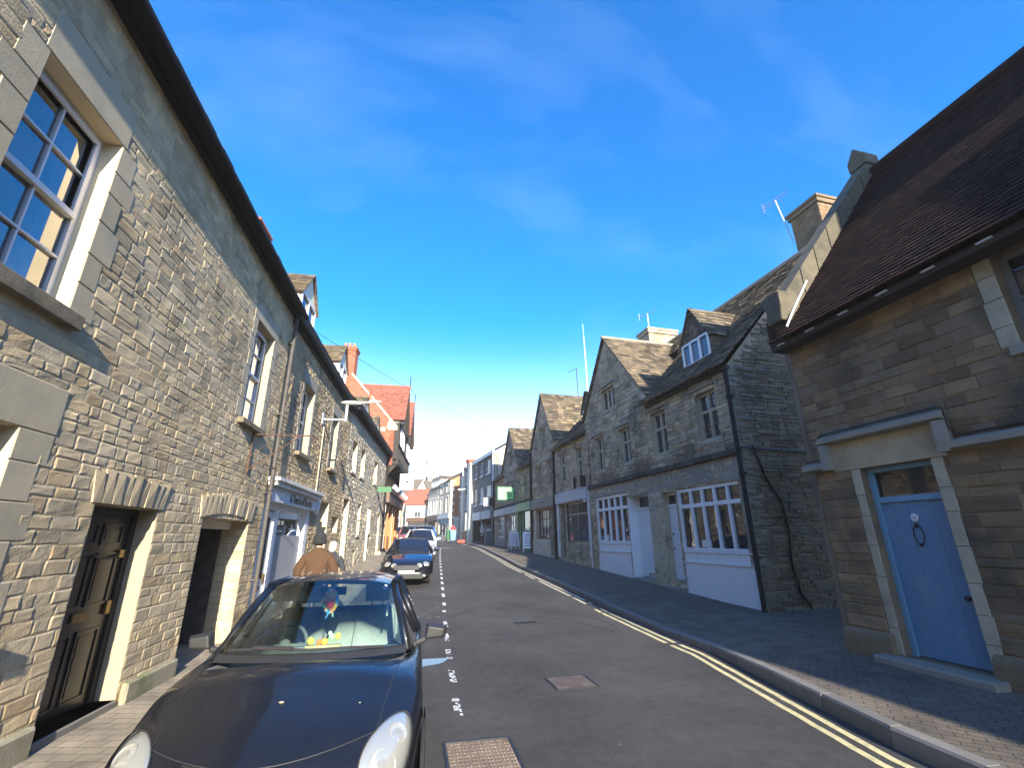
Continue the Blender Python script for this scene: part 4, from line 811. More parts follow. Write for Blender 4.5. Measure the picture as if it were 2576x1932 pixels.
# dressed jambs, lintel and drip mould
b = MB(A1.T); z = .25; k = 0
while z < 2.7:
    hh = random.uniform(.3, .45); hh = 2.76-z if 2.76-z-hh < .2 else hh
    block(b, bT, BD[0]-(.165 if k % 2 else .15), BD[0]-.002, z+.003, z+hh-.003, -.05, .008, random.uniform(.88, 1.02)); block(b, bT, BD[1]+.002, BD[1]+(.135 if k % 2 else .145), z+.003, z+hh-.003, -.05, .008, random.uniform(.88, 1.02)); z += hh; k += 1
block(b, bT, -2.0, -.34, 2.765, 3.20, -.05, .010, (1, .93, .82)); b.build('door_surround', M['ashlar'], r1)
b = MB(A1.T); dm = lambda s0, s1, z0, z1: b.add([bT(s0, z0, .001), bT(s1, z0, .001), bT(s1, z1, .001), bT(s0, z1, .001), bT(s0, z0+.03, .14), bT(s1, z0+.03, .14), bT(s1, z1-.06, .14), bT(s0, z1-.06, .14)], [(0, 1, 5, 4), (1, 2, 6, 5), (2, 3, 7, 6), (3, 0, 4, 7), (4, 5, 6, 7)])
dm(-9, -2.13, 2.80, 2.96); dm(-2.13, -.26, 3.20, 3.36); dm(-.26, .14, 2.80, 2.96); b.box(-2.13, -2.0, 2.80, 3.2, .001, .13); b.box(-.40, -.26, 2.80, 3.2, .001, .13); b.build('drip_mould', M['ashlar_grey'], r1)
b = MB(); b.tube([bT(-9, 2.985, .05), bT(-2.25, 2.985, .05), bT(-2.19, 3.0, .05), bT(-2.15, 3.1, .05), bT(-2.14, 3.34, .05), bT(-2.08, 3.385, .06), bT(-.28, 3.385, .06), bT(-.24, 3.3, .06), bT(-.24, 2.99, .06), bT(.1, 2.985, .06)], .013, 6); b.build('cable', M['black'], r1)
f = MB(A1.T); s0, s1, z0, z1 = BD
for a in ((s0, s0+.075, z0, z1), (s1-.075, s1, z0, z1), (s0+.075, s1-.075, z1-.07, z1), (s0+.075, s1-.075, 2.25, 2.33)): f.box(*a, -.22, -.12)
fo = f.build('door_frame', M['bluetrim'], r1, bevel=.006)
b = MB(A1.T); b.quad(bT(s0+.07, 2.33, -.17), bT(s1-.07, 2.33, -.17), bT(s1-.07, 2.69, -.17), bT(s0+.07, 2.69, -.17)); b.build('fanlight', M['darkglass'], fo)
b = MB(A1.T); w = (s1-s0-.15)/5
for i in range(5): b.box(s0+.075+w*i+.001, s0+.075+w*(i+1)-.001, .265, 2.248, -.2, -.152+(.001 if i % 2 else 0))
bd_ = b.build('door', M['blue'], r1, bevel=.003)
b = MB(); b.lathe(bT(-1.28, 2.03, -.15), [(.0, 0), (.05, .0), (.055, -.006), (.05, -.012), (0, -.012)], 14, 'x'); b.build('number_plate', M['white'], bd_)
text('112', .045, bT(-1.28, 2.03, -.132), (-A1.u[0], -A1.u[1], 0), (*A1.n, 0), M['black'], bd_, .001)
b = MB(); c = Vector(bT(-1.28, 1.80, -.14)); b.tube([c+Vector((0, 0, .12)), c+Vector((0, .05, .1)), c+Vector((0, .07, 0)), c+Vector((0, .04, -.1)), c+Vector((0, 0, -.13)), c+Vector((0, -.04, -.1)), c+Vector((0, -.07, 0)), c+Vector((0, -.05, .1)), c+Vector((0, 0, .12))], .007, 6); b.ball(c+Vector((-.01, 0, -.13)), .022, 8); b.ball(c+Vector((0, 0, .13)), .03, 8); b.build('door_knocker', M['iron'], bd_, smooth=True)
b = MB(); b.lathe(bT(-1.68, 1.05, -.15), [(.02, 0), (.014, -.03), (.032, -.045), (.034, -.065), (.02, -.08), (0, -.08)], 12, 'x'); b.build('door_knob', M['iron'], bd_, smooth=True)
window(r1, A1, UW, .14, (.33, .66), (.5,), fr=.07, bar=.03, fm='lead', gm='skyglass', surround=('ashlar', (.19, .19), .0, .0, .01), sill=('ashlar_grey', .12, .06, .1))
RZ, RD = 9.45, -3.0
b = MB(); slates(b, bT(-9, 5.12, .40), bT(.02, 5.12, .40), bT(-9, RZ, RD), bT(.02, RZ, RD), .105, (.155, .175), .012, [(1, 1, 1), (1.2, 1.0, .95), (.85, .85, .88), (1, .92, .9), (1.5, 1.35, 1.2), (.6, .6, .6)], jit=.008)
slates(b, bT(-9, 5.12, -6.4), bT(.02, 5.12, -6.4), bT(-9, RZ, RD), bT(.02, RZ, RD), .3, (.4, .6), .012, None); b.build('roof', M['tile'], r1)
b = MB(); b.tube([bT(-9, RZ+.05, RD), bT(.0, RZ+.05, RD)], .12, 10); b.build('ridge_tiles', M['tile'], r1)
b = MB(A1.T); b.box(-9, .05, 5.0, 5.1, .0, .30); b.build('eaves_soffit', M['timber'], r1)
for s in np.arange(-5.2, -.2, .62):
    b = MB(A1.T); b.box(s, s+.16, 5.055, 5.075, .302, .335); b.build('gutter_clip', M['offwhite'], r1)
def coping(house, F, s0, s1, de, ze, dr, zr, rise=.32, m='coping', zdn=.2):
    """Raised gable parapet: runs from the kneeler (d=de) up to the apex (d=dr) and down the far side."""
    b = MB(); T = F.T; dd = 2*dr-de
    n = 7
    for (d0, z0, d1, z1) in ((de, ze, dr, zr), (dd, ze, dr, zr)):
        for i in range(n):
            a, c = i/n, (i+1)/n; e = .004
            p = lambda t, s, h: T(s, z0+(z1-z0)*t+h, d0+(d1-d0)*t)
            b.hexa([p(a+e, s0, -zdn), p(a+e, s1, -zdn), p(c-e, s1, -zdn), p(c-e, s0, -zdn), p(a+e, s0, rise), p(a+e, s1, rise), p(c-e, s1, rise), p(c-e, s0, rise)], random.uniform(.85, 1.08))
    return b.build('gable_coping', M[m], house)
coping(r1, A1, -.32, .02, .12, 5.75, RD, RZ+.1, .34)
b = MB(A1.T); b.ext([(-.30, 5.5), (.03, 5.5), (.03, 5.8), (.07, 5.84), (.07, 6.08), (-.34, 6.08), (-.34, 5.8)], -.1, .32); b.ext([(-.25, 5.2), (.0, 5.2), (.03, 5.5), (-.30, 5.5)], -.1, .18); b.build('kneeler', M['coping'], r1, bevel=.02)
b = MB(A1.T); b.ext([(-.36, RZ+.25), (.05, RZ+.25), (.05, RZ+.5), (-.155, RZ+.8), (-.36, RZ+.5)], RD-.2, RD+.2); b.build('apex_stone', M['coping'], r1, bevel=.02)
b = MB(); b.tube([bT(-.40, 5.30, .36), bT(-.37, 5.62, .14), bT(-.345, 6.35, -.38)], .018, 6); b.build('lead_flashing', M['white'], r1)
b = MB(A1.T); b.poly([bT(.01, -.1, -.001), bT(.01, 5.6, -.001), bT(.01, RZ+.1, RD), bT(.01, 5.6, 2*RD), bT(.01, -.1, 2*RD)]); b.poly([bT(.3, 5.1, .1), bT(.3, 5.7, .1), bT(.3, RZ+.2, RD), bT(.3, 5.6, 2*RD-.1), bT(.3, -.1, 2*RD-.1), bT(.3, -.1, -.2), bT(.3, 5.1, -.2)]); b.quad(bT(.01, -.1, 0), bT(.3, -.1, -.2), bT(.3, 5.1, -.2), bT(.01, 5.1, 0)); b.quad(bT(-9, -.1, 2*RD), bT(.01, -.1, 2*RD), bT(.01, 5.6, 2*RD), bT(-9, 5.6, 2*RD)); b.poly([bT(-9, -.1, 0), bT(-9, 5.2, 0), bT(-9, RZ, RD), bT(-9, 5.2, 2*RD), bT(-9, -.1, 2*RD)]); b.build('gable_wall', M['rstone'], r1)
b = MB(A1.T); block(b, bT, -1.05, -.45, 4.5, 5.0, -.02, .004, 1) ; 
r0 = thing('stone_house', 'taller stone house behind the camera joined to the one with the blue door', 'house', A1.T(-14, .1)); b = MB(A1.T)
EZ, RZ0, RD0 = 7.0, 9.6, -1.6
for s in (-9.02, -34): b.poly([bT(s, -.2, -.02), bT(s, EZ, -.02), bT(s, RZ0, RD0), bT(s, 6.9, -4.4), bT(s, -.2, -4.4)])
b.quad(bT(-34, -.2, -.02), bT(-9.02, -.2, -.02), bT(-9.02, EZ, -.02), bT(-34, EZ, -.02)); b.quad(bT(-34, -.2, -4.4), bT(-9.02, -.2, -4.4), bT(-9.02, 6.9, -4.4), bT(-34, 6.9, -4.4)); b.build('wall', M['rstone'], r0)
b = MB(A1.T); b.quad(bT(-34, EZ-.2, .25), bT(-9, EZ-.2, .25), bT(-9, RZ0+.03, RD0), bT(-34, RZ0+.03, RD0)); b.quad(bT(-34, 6.8, -4.5), bT(-9, 6.8, -4.5), bT(-9, RZ0+.03, RD0), bT(-34, RZ0+.03, RD0)); b.build('roof', M['tile'], r0)
chimney(r0, A1, -10.2, -9.2, -4.6, -2.40, 7.0, 13.4, 'rstone_grey', 0)
for i in range(4): window(r0, A1, [-32+i*6, -30.8+i*6, 4.6, 6.2], -.03, (.5,), (.5,), fm='white', gm='skyglass')
# ------------------------------------------------------------------ right side: gabled cottages with white shop bays
A2 = Fac(G(1930, 1535, .14), -4.5, -1); aT = A2.T
r2 = thing('stone_house', 'tall gabled grey stone cottages with two white bay shop fronts and mullioned windows', 'house', A2.T(4.5, .4))
U = [[.62, 1.52, 4.42, 5.82], [3.10, 4.0, 4.44, 5.86], [5.48, 6.33, 4.49, 5.84], [7.74, 8.58, 4.5, 5.92]]; AT = [6.42, 7.66, 6.92, 7.82]
bay1 = [.15, 2.98, .0, 3.18]; drA = [3.05, 3.78, .55, 3.16]; rec = [4.62, 6.08, .45, 3.30]; bay2 = [6.1, 8.85, .2, 3.40]
S2 = 9.5; top2 = [(0, 6.3), (4.1, 6.3), (4.2, 6.72), (6.95, 10.02), (9.49, 6.97), (S2, 6.97)]
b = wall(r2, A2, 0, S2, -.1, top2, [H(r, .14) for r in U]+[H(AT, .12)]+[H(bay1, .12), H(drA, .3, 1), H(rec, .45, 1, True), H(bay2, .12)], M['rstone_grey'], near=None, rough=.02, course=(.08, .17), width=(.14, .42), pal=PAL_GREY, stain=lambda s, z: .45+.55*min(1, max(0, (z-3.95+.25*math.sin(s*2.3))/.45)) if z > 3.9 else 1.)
b.build('wall', [M['rstone_grey'], M['white']], r2)
for r in U: window(r2, A2, r, .12, (.5,), (.62,), fr=.075, bar=.10, hbar=.09, fm='ashlar', gm='darkglass', fd=.1, leads=True, surround=('ashlar', (.10, .10), 0, 0, .006), hood=('ashlar_grey', .12, .22), sill=('ashlar', .1, .03, .1))
window(r2, A2, AT, .10, (.333, .667), (), fr=.07, bar=.10, fm='ashlar', gm='darkglass', fd=.1, surround=('ashlar', (.1, .1), 0, 0, .006), hood=('ashlar_grey', .12, .2), sill=('ashlar', .1, .03, .1))
# string course and worn lettered frieze
b = MB(A2.T); x = -.05
while x < 9.4:
    e = min(9.4, x+random.uniform(.7, 1.2)); block(b, aT, x+.003, e-.003, 3.82, 3.98, 0, .13+random.uniform(-.01, .01), random.uniform(.6, 1.3), .02); x = e
b.build('string_course', M['soot'], r2)
b = MB(A2.T); x = -.02
while x < 9.4:
    e = min(9.4, x+random.uniform(.9, 1.5)); block(b, aT, x+.002, e-.002, 3.42 if x > 6 else 3.24, 3.815, .0, .02+random.uniform(0, .006), random.uniform(.75, 1.15), .005); x = e
fz = b.build('frieze', M['ashlar_grey'], r2)
for tx, s in (('S T L E', 3.1), ('O O', 1.05), ('J N', 4.6)): text(tx, .36, aT(s, 3.52, .027), (-A2.u[0], -A2.u[1], 0), (*A2.n, 0), M['ashlar'], fz, .006, 'worn_lettering')
def bay(house, F, r, zs, n, tz, m='white', riser='white', d=-.05, name='shop_window', gm='darkglass'):
    """White shop bay: n lights with a transom row, sill, panelled apron and painted stall riser."""
    s0, s1, z0, z1 = r; T = F.T; f = MB(F.T); fr = .09
    for a in ((s0, s0+fr, zs, z1), (s1-fr, s1, zs, z1), (s0+fr, s1-fr, z1-fr, z1), (s0+fr, s1-fr, zs, zs+.08), (s0+fr, s1-fr, tz, tz+.11)): f.box(*a, d-.08, d+.03)
    for i in range(1, n):
        c = s0+fr+(s1-s0-2*fr)*i/n
        for a, e in ((zs+.08, tz), (tz+.11, z1-fr)): f.box(c-.05, c+.05, a, e, d-.08, d+.025)
    o = f.build(name, M[m], house, bevel=.006)
    p = MB(F.T); p.quad(T(s0+fr, zs+.08, d-.04), T(s1-fr, zs+.08, d-.04), T(s1-fr, z1-fr, d-.04), T(s0+fr, z1-fr, d-.04)); p.build('pane', M[gm], o)
    q = MB(F.T); q.box(s0, s1, zs-.30, zs-.002, d-.08, d+.02)
    for i in range(n):
        a, e = s0+(s1-s0)*i/n, s0+(s1-s0)*(i+1)/n; q.box(a+.02, e-.02, zs-.05, zs-.02, d+.021, d+.05)
        q.box(a-.02 if i else a, a+.02, zs-.28, zs-.02, d+.0205, d+.032)
    q.box(s0-.02, s1+.02, zs-.335, zs-.302, d-.08, d+.07); q.box(s0, s1, z0, zs-.336, d-.08, d+.035); q.build('stall_riser', M[riser], house, bevel=.005)
    return o
o = bay(r2, A2, bay1, 1.42, 5, 2.62)
o2 = bay(r2, A2, bay2, 1.60, 5, 2.84)
b = MB(A2.T); b.box(1.75, 2.15, 1.52, 1.72, -.088, -.085); b.build('window_card', M['cream'], o); b = MB(A2.T); b.box(8.0, 8.3, 1.70, 1.9, -.088, -.085); b.build('window_card', M['cream'], o2)
b = MB(A2.T); b.box(*drA[:2], .56, 2.72, -.28, -.2); b.box(*drA[:2], 2.72, 2.80, -.28, -.16); b.box(drA[0], drA[1], 3.08, 3.16, -.28, -.18); dA = b.build('door', M['white'], r2, bevel=.005)
b = MB(A2.T); b.box(drA[0], drA[1], 2.80, 3.08, -.26, -.25); b.build('fanlight', M['darkglass'], dA)
b = MB(A2.T); b.box(3.1, 3.32, 1.52, 1.58, -.1995, -.185); b.build('letterbox', M['brass'], dA); b = MB(A2.T); b.ball(A2.T(3.68, 1.45, -.18), .03, 8); b.box(3.36, 3.375, 2.2, 2.28, -.1995, -.19); b.box(3.66, 3.70, 1.85, 1.93, -.1995, -.18); b.build('door_furniture', M['iron'], dA)
b = MB(A2.T); block(b, aT, 3.0, 3.82, .1, .36, -.3, .24, .8, .02); block(b, aT, 3.02, 3.80, .36, .555, -.3, -.02, .9, .02); b.build('door_step', M['ashlar_grey'], r2)
b = MB(A2.T); z = .15; k = 0
while z < 3.2:
    hh = min(.42, 3.23-z); block(b, aT, 3.80, 4.60, z+.002, z+hh-.002, -.1, .03, random.uniform(.85, 1.12), .006); z += hh
b.build('stone_pier', M['ashlar'], r2)
b = MB(A2.T); b.box(4.75, 5.72, .6, 2.75, -.43, -.36); b.box(4.63, 6.07, 2.75, 2.83, -.44, -.32); b.box(4.63, 4.75, .5, 2.75, -.44, -.34); b.box(5.72, 6.07, .5, 2.75, -.44, -.38); dB = b.build('door', M['white'], r2, bevel=.005)
b = MB(A2.T); b.box(4.75, 5.95, 2.85, 3.2, -.435, -.42); b.build('fanlight', M['darkglass'], dB)
b = MB(A2.T); b.quad(aT(4.62, .45, -.45), aT(6.08, .45, -.45), aT(6.08, 3.3, -.45), aT(4.62, 3.3, -.45)); b.build('porch_back', M['white'], r2)
b = MB(A2.T); block(b, aT, 4.62, 6.08, .2, .46, -.44, .03, .9, .02); b.build('door_step', M['ashlar_grey'], r2)
pipe(r2, A2, -.02, .1, 6.15, .09, .06, 'gutter', n=3)
pipe(r2, A2, 9.42, .6, 3.9, .06, .03, 'offwhite', n=3)
b = MB(); b.tube([aT(5.05, 3.98, .02), aT(5.05, 6.3, .02)], .012, 5); b.tube([aT(9.2, 3.98, .02), aT(9.2, 5.9, .02)], .02, 5); b.tube([aT(.5, 4.0, .02), aT(.5, 4.5, .02)], .012, 5); b.build('cable', M['black'], r2)
# side gable facing down the alley
GE2 = Fac(aT(0, 0), 85.5, 1); gT = GE2.T
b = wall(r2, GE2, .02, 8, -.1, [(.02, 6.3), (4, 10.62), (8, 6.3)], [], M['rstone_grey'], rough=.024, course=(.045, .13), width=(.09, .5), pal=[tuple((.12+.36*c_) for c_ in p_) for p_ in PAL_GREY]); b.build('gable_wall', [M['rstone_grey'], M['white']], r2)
b = MB(GE2.T); z = -.05; k = 0
while z < 6.2:
    hh = random.uniform(.3, .5); block(b, gT, -.01, (.45 if k % 2 else .26), z+.003, z+hh-.003, -.1, .02, random.uniform(.85, 1.1), .01); z += hh; k += 1
b.build('quoins', M['ashlar_grey'], r2)
b = MB(); b.tube([gT(.35, 4.05, .05), gT(.6, 3.2, .05), gT(.95, 2.6, .05), gT(1.0, 1.9, .05), gT(.9, 1.2, .05), gT(1.0, .5, .05), gT(1.25, .2, .05)], .03, 6); b.tube([gT(.0, 3.98, .06), gT(4, 3.9, .04)], .02, 5); b.build('cable', M['black'], r2)
b = MB(); slates(b, aT(-.2, 6.22, .32), aT(4.4, 6.22, .32), aT(-.2, 10.7, -4), aT(4.4, 10.7, -4), .21, (.18, .42), .026, PAL_SL, jit=.02); slates(b, aT(4.4, 9.3, -2.7), aT(9.6, 9.3, -2.7), aT(4.4, 10.7, -4), aT(9.6, 10.7, -4), .21, (.18, .42), .026, PAL_SL)
slates(b, aT(-.2, 6.22, -8.3), aT(9.6, 6.22, -8.3), aT(-.2, 10.7, -4), aT(9.6, 10.7, -4), .5, (.5, .9), .03, PAL_SL)
def crossroof(b, F, sa, za, sm, zm, sc_, zc, df, db):
    T = F.T
    slates(b, T(sa, za, df), T(sa, za, db), T(sm, zm, df), T(sm, zm, db), .2, (.18, .42), .024, PAL_SL, jit=.02); slates(b, T(sc_, zc, df), T(sc_, zc, db), T(sm, zm, df), T(sm, zm, db), .2, (.18, .42), .024, PAL_SL, jit=.02)
crossroof(b, A2, 4.0, 6.62, 6.95, 10.1, 9.65, 6.9, .12, -4.2); b.build('roof', M['slate'], r2)
b = MB(); b.tube([aT(6.95, 10.16, .14), aT(6.95, 10.16, -4)], .07, 6); b.tube([aT(-.2, 10.76, -4), aT(9.5, 10.76, -4)], .09, 6); b.build('ridge_stones', M['ashlar_grey'], r2)
b = MB(A2.T); block(b, aT, 4.02, 4.32, 6.3, 6.75, -.3, .10, 1.1, .03); b.build('kneeler', M['ashlar'], r2)
b = MB(A2.T); b.box(-.1, 4.1, 6.14, 6.24, .0, .12); b.build('eaves_board', M['soot'], r2)
dormer(r2, A2, 1.08, 2.42, -.5, -2.3, 7.05, 7.85, 8.95, 1, cheek='rstone_grey', hung=True, nv=(.35, .68))
chimney(r2, A2, 8.05, 8.95, -4.5, -3.0, 9.6, 11.25, 'rstone_grey', 0, mcap='rstone_grey'); chimney(r2, A2, -.45, .62, -5.4, -4.3, 9.6, 12.3, 'rstone', 0, mcap='rstone')
aerial(0, A2, 8.6, -3.4, 11.5, 1.1, 'television aerial on the broad stone chimney above the gabled cottages', (.6, -.8))
aerial(0, A2, .75, -4.35, 11.6, 1.7, 'television aerial leaning off the chimney behind the steep tiled roof', (.3, -.95), -.35)
# ------------------------------------------------------------------ right side: shop with pale fascia and the gabled shop beyond
r3 = thing('stone_shop', 'grey stone shop with blank pale fascia and dark curtained windows', 'shop', A2.T(11.4, .8))
d3, w3 = [12.55, 13.25, .9, 3.45], [9.62, 12.45, 1.62, 3.40]; u3 = [[9.98, 10.75, 4.5, 5.9], [12.15, 12.95, 4.55, 5.92]]
b = wall(r3, A2, 9.5, 13.72, .2, 6.35, [H(d3, .3), H(w3, .15)]+[H(r, .13) for r in u3], M['rstone_grey'], rough=.014, course=(.13, .22), width=(.2, .55), pal=PAL_GREY); b.build('wall', [M['rstone_grey'], M['white']], r3)
for r in u3: window(r3, A2, r, .11, (.5,), (.62,), fr=.07, bar=.09, hbar=.09, fm='ashlar', gm='darkglass', fd=.08, surround=('ashlar', (.1, .1), 0, 0, .006), hood=('ashlar_grey', .1, .18))
o = window(r3, A2, w3, .08, (.5,), (.72,), fr=.07, bar=.09, hbar=.08, fm='black', gm='darkglass'); b = MB(A2.T)
for i in range(22): b.box(9.75+i*.12, 9.80+i*.12, 1.7, 3.3, -.118, -.1145, random.uniform(.2, .5))
b.build('blind', M['net'], o)
panel_door(r3, A2, d3, -.28, 'black', [(.15, .85, .08, .45), (.15, .85, .52, .78)], frame='black')
b = MB(A2.T); b.box(9.55, 13.5, 3.46, 3.98, .0, .14); b.build('fascia', M['greyblue'], r3, bevel=.01)
for q_ in ((13.27, 13.5, .9, 3.45, .0, .08), (9.5, 9.6, 1.0, 3.45, 0, .07)): b = MB(A2.T); b.box(*q_); b.build('white_post', M['offwhite'], r3)
b = MB(A2.T); block(b, aT, 12.5, 13.3, .6, .9, -.2, .08, 1, .02); b.build('door_step', M['ashlar'], r3)
b = MB(A2.T); b.ball(A2.T(9.75, 3.38, .12), (.09, .09, .06), 8); b.build('fascia_lamp', M['white'], r3)
for q_ in ((10.9, 11.2, 4.0, 4.5, .02, .14), (9.75, 9.95, 4.02, 4.5, .02, .3)): b = MB(A2.T); b.box(*q_); b.build('vent_box', M['black'], r3)
b = MB(); slates(b, aT(9.4, 6.3, .25), aT(13.7, 6.3, .25), aT(9.4, 10.3, -3.8), aT(13.7, 10.3, -3.8), .22, (.2, .42), .026, PAL_SL); slates(b, aT(9.4, 6.3, -7.8), aT(13.7, 6.3, -7.8), aT(9.4, 10.3, -3.8), aT(13.7, 10.3, -3.8), .5, (.5, .9), .03, PAL_SL); b.build('roof', M['slate'], r3)
dormer(r3, A2, 10.0, 11.0, -.6, -2.2, 7.2, 7.9, 8.8, 1, cheek='rstone_grey', hung=True); pipe(r3, A2, 13.7, .7, 6.3, .09, .07, 'gutter', n=2)
chimney(r3, A2, 16.6-3.3, 17.6-3.3, -4.2, -3.3, 9.6, 11.3, 'rstone_grey', 0, mcap='brick')
r4 = thing('stone_shop', 'gabled stone shop with taupe fascia and dark door, second gable up the street', 'shop', A2.T(15.6, 1))
b1_, b2_, at4 = [16.05, 16.85, 4.55, 5.86], [14.15, 14.95, 4.6, 5.9], [15.05, 16.05, 6.75, 8.0]; sw, sdr = [14.75, 17.1, 1.75, 3.35], [13.95, 14.65, .95, 3.35]
T4 = [(13.78, 7.15), (15.6, 10.08), (17.75, 7.05), (17.9, 7.05)]
b = wall(r4, A2, 13.78, 17.9, .4, T4, [H(b1_, .13), H(b2_, .13), H(at4, .12), H(sw, .2), H(sdr, .3)], M['rstone_grey'], rough=.014, course=(.13, .22), width=(.2, .55), pal=PAL_GREY); b.build('wall', [M['rstone_grey'], M['white']], r4)
for r in (b1_, b2_): window(r4, A2, r, .11, (.5,), (.62,), fr=.07, bar=.09, hbar=.09, fm='ashlar', gm='darkglass', fd=.08, hood=('ashlar_grey', .1, .18))
window(r4, A2, at4, .1, (.333, .667), (.6,), fr=.06, bar=.08, hbar=.08, fm='ashlar', gm='darkglass', fd=.08, hood=('ashlar_grey', .1, .18))
o = window(r4, A2, sw, .15, (.25, .5, .75), (.2, .7), fr=.07, bar=.05, fm='brown', gm='darkglass', name='shop_window'); b = MB(A2.T)
for i in range(4): b.box(15.0+i*.55, 15.2+i*.55, 1.9, 3.25, -.186, -.1865+.003, random.uniform(.5, .9)); 
b.build('blind', M['net'], o)
panel_door(r4, A2, sdr, -.25, 'black', [(.15, .85, .08, .45), (.15, .85, .52, .92)])
b = MB(A2.T); b.box(13.85, 17.8, 3.42, 3.98, 0, .16); b.build('fascia', M['greybrown'], r4, bevel=.01); b = MB(A2.T); b.box(14.7, 17.8, .6, 1.74, .0, .06); b.box(17.15, 17.45, 1.75, 3.4, 0, .06); b.build('stall_riser', M['render'], r4)
b = MB(); b.tube([aT(15.2, 3.78, .16), aT(16.1, 3.74, .5)], .035, 6); b.build('awning_arm', M['steel'], r4)
b = MB(); crossroof(b, A2, 13.6, 6.95, 15.6, 10.15, 17.95, 6.9, .12, -5.0); b.build('roof', M['slate'], r4); pipe(r4, A2, 17.85, 1.0, 6.9, .1, .07, 'gutter', n=2)
# ------------------------------------------------------------------ right side: green shop row
A4 = Fac(A2.T(17.92, 0), -4.5, -1); T_ = A4.T
r5 = thing('stone_shop', 'long low stone row with a green shop front and small mullioned windows', 'shop', A4.T(5, 1.3)); q = A4
gsh, w1s, w2s = [.15, 3.0, 1.0, 3.45], [3.7, 6.2, 1.75, 3.4], [6.9, 9.3, 1.85, 3.4]
uu = [A4.rect((1378-60, 1202), (1325, 1222))]; up = [[1.0, 1.7, 4.6, 5.7], [2.6, 3.1, 4.9, 5.5], [4.4, 5.0, 4.8, 5.6], [5.9, 6.6, 4.9, 5.6], [7.4, 7.9, 4.8, 5.5], [8.8, 9.4, 4.7, 5.5]]; at5 = [4.7, 5.7, 6.9, 7.8]
top5 = [(0, 6.25), (2.95, 6.25), (3.0, 6.75), (5.2, 9.65), (7.4, 6.7), (7.45, 6.25), (10.4, 6.25)]
b = wall(r5, A4, 0, 10.4, .6, top5, [H(r, .13) for r in up]+[H(at5, .1), H(gsh, .8), H(w1s, .15), H(w2s, .15)], M['rstone_grey'], rough=.016, course=(.15, .25), width=(.25, .6), pal=PAL_GREY); b.build('wall', [M['rstone_grey'], M['white']], r5)
for r in up+[at5]: window(r5, A4, r, .1, (.5,), (), fr=.07, bar=.08, fm='ashlar', gm='darkglass', fd=.08, hood=('ashlar_grey', .1, .2))
b = MB(A4.T); b.box(-.05, 3.15, 3.46, 3.98, 0, .18); b.build('fascia', M['greenlite'], r5, bevel=.01)
b = MB(A4.T); b.box(.0, .2, 1.0, 3.46, 0, .1); b.box(2.95, 3.2, 1.0, 3.46, 0, .1); b.box(2.0, 2.95, 1.0, 3.44, -.16, -.10); b.box(1.9, 2.0, 1.0, 3.44, -.16, .02); b.box(.2, 1.9, 1.0, 1.6, -.08, .05); gf = b.build('shop_front', M['green'], r5, bevel=.01)
b = MB(A4.T); b.box(.2, 1.9, 1.6, 3.44, -.05, -.04); b.build('pane', M['darkglass'], gf)
b = MB(A4.T)
for i in range(14): b.box(.3+random.random()*1.4, .5+random.random()*1.4, 1.65+random.random()*.5, 1.9+random.random()*.6, -.0398, -.036, random.choice([(1, .3, .25), (.8, .8, .8), (.3, .3, .6), (.9, .8, .6)]))
b.build('window_posters', M['offwhite'], gf)
for r in (w1s, w2s):
    o = window(r5, A4, r, .1, (.25, .5, .75), (.3, .7), fr=.12, bar=.05, fm='offwhite', gm='darkglass', name='shop_window'); p = MB(A4.T)
    for i in range(10):
        x, z = random.uniform(r[0]+.2, r[1]-.4), random.uniform(r[2]+.1, r[3]-.6); p.box(x, x+random.uniform(.1, .3), z, z+random.uniform(.15, .4), -.132, -.129, random.uniform(.5, 1))
    p.build('window_display', M['white'], o)
b = MB(A4.T); b.box(3.25, 6.5, 3.46, 3.95, 0, .12); b.box(6.6, 10.2, 3.46, 3.95, 0, .12); b.build('fascia', M['greyblue'], r5, bevel=.01); b = MB(A4.T); b.box(3.25, 6.5, .8, 1.74, 0, .05); b.box(6.6, 10.2, .8, 1.84, 0, .05); b.box(6.5, 6.6, .8, 3.9, 0, .1); b.build('stall_riser', M['greybrown'], r5)
b = MB(A4.T); b.box(0, 10.4, 3.99, 4.14, 0, .12); b.build('string_course', M['soot'], r5)
b = MB(); slates(b, T_(-.1, 6.2, .25), T_(3.2, 6.2, .25), T_(-.1, 9.7, -3.4), T_(3.2, 9.7, -3.4), .24, (.2, .45), .026, PAL_SL); slates(b, T_(7.2, 6.2, .25), T_(10.5, 6.2, .25), T_(7.2, 9.7, -3.4), T_(10.5, 9.7, -3.4), .24, (.2, .45), .026, PAL_SL); slates(b, T_(-.1, 6.2, -7), T_(10.5, 6.2, -7), T_(-.1, 9.7, -3.4), T_(10.5, 9.7, -3.4), .5, (.5, .9), .03, PAL_SL); crossroof(b, A4, 2.8, 6.6, 5.2, 9.72, 7.6, 6.6, .12, -4.5); b.build('roof', M['slate'], r5)
pipe(r5, A4, 10.3, 1.2, 6.2, .1, .07, 'gutter', n=2)
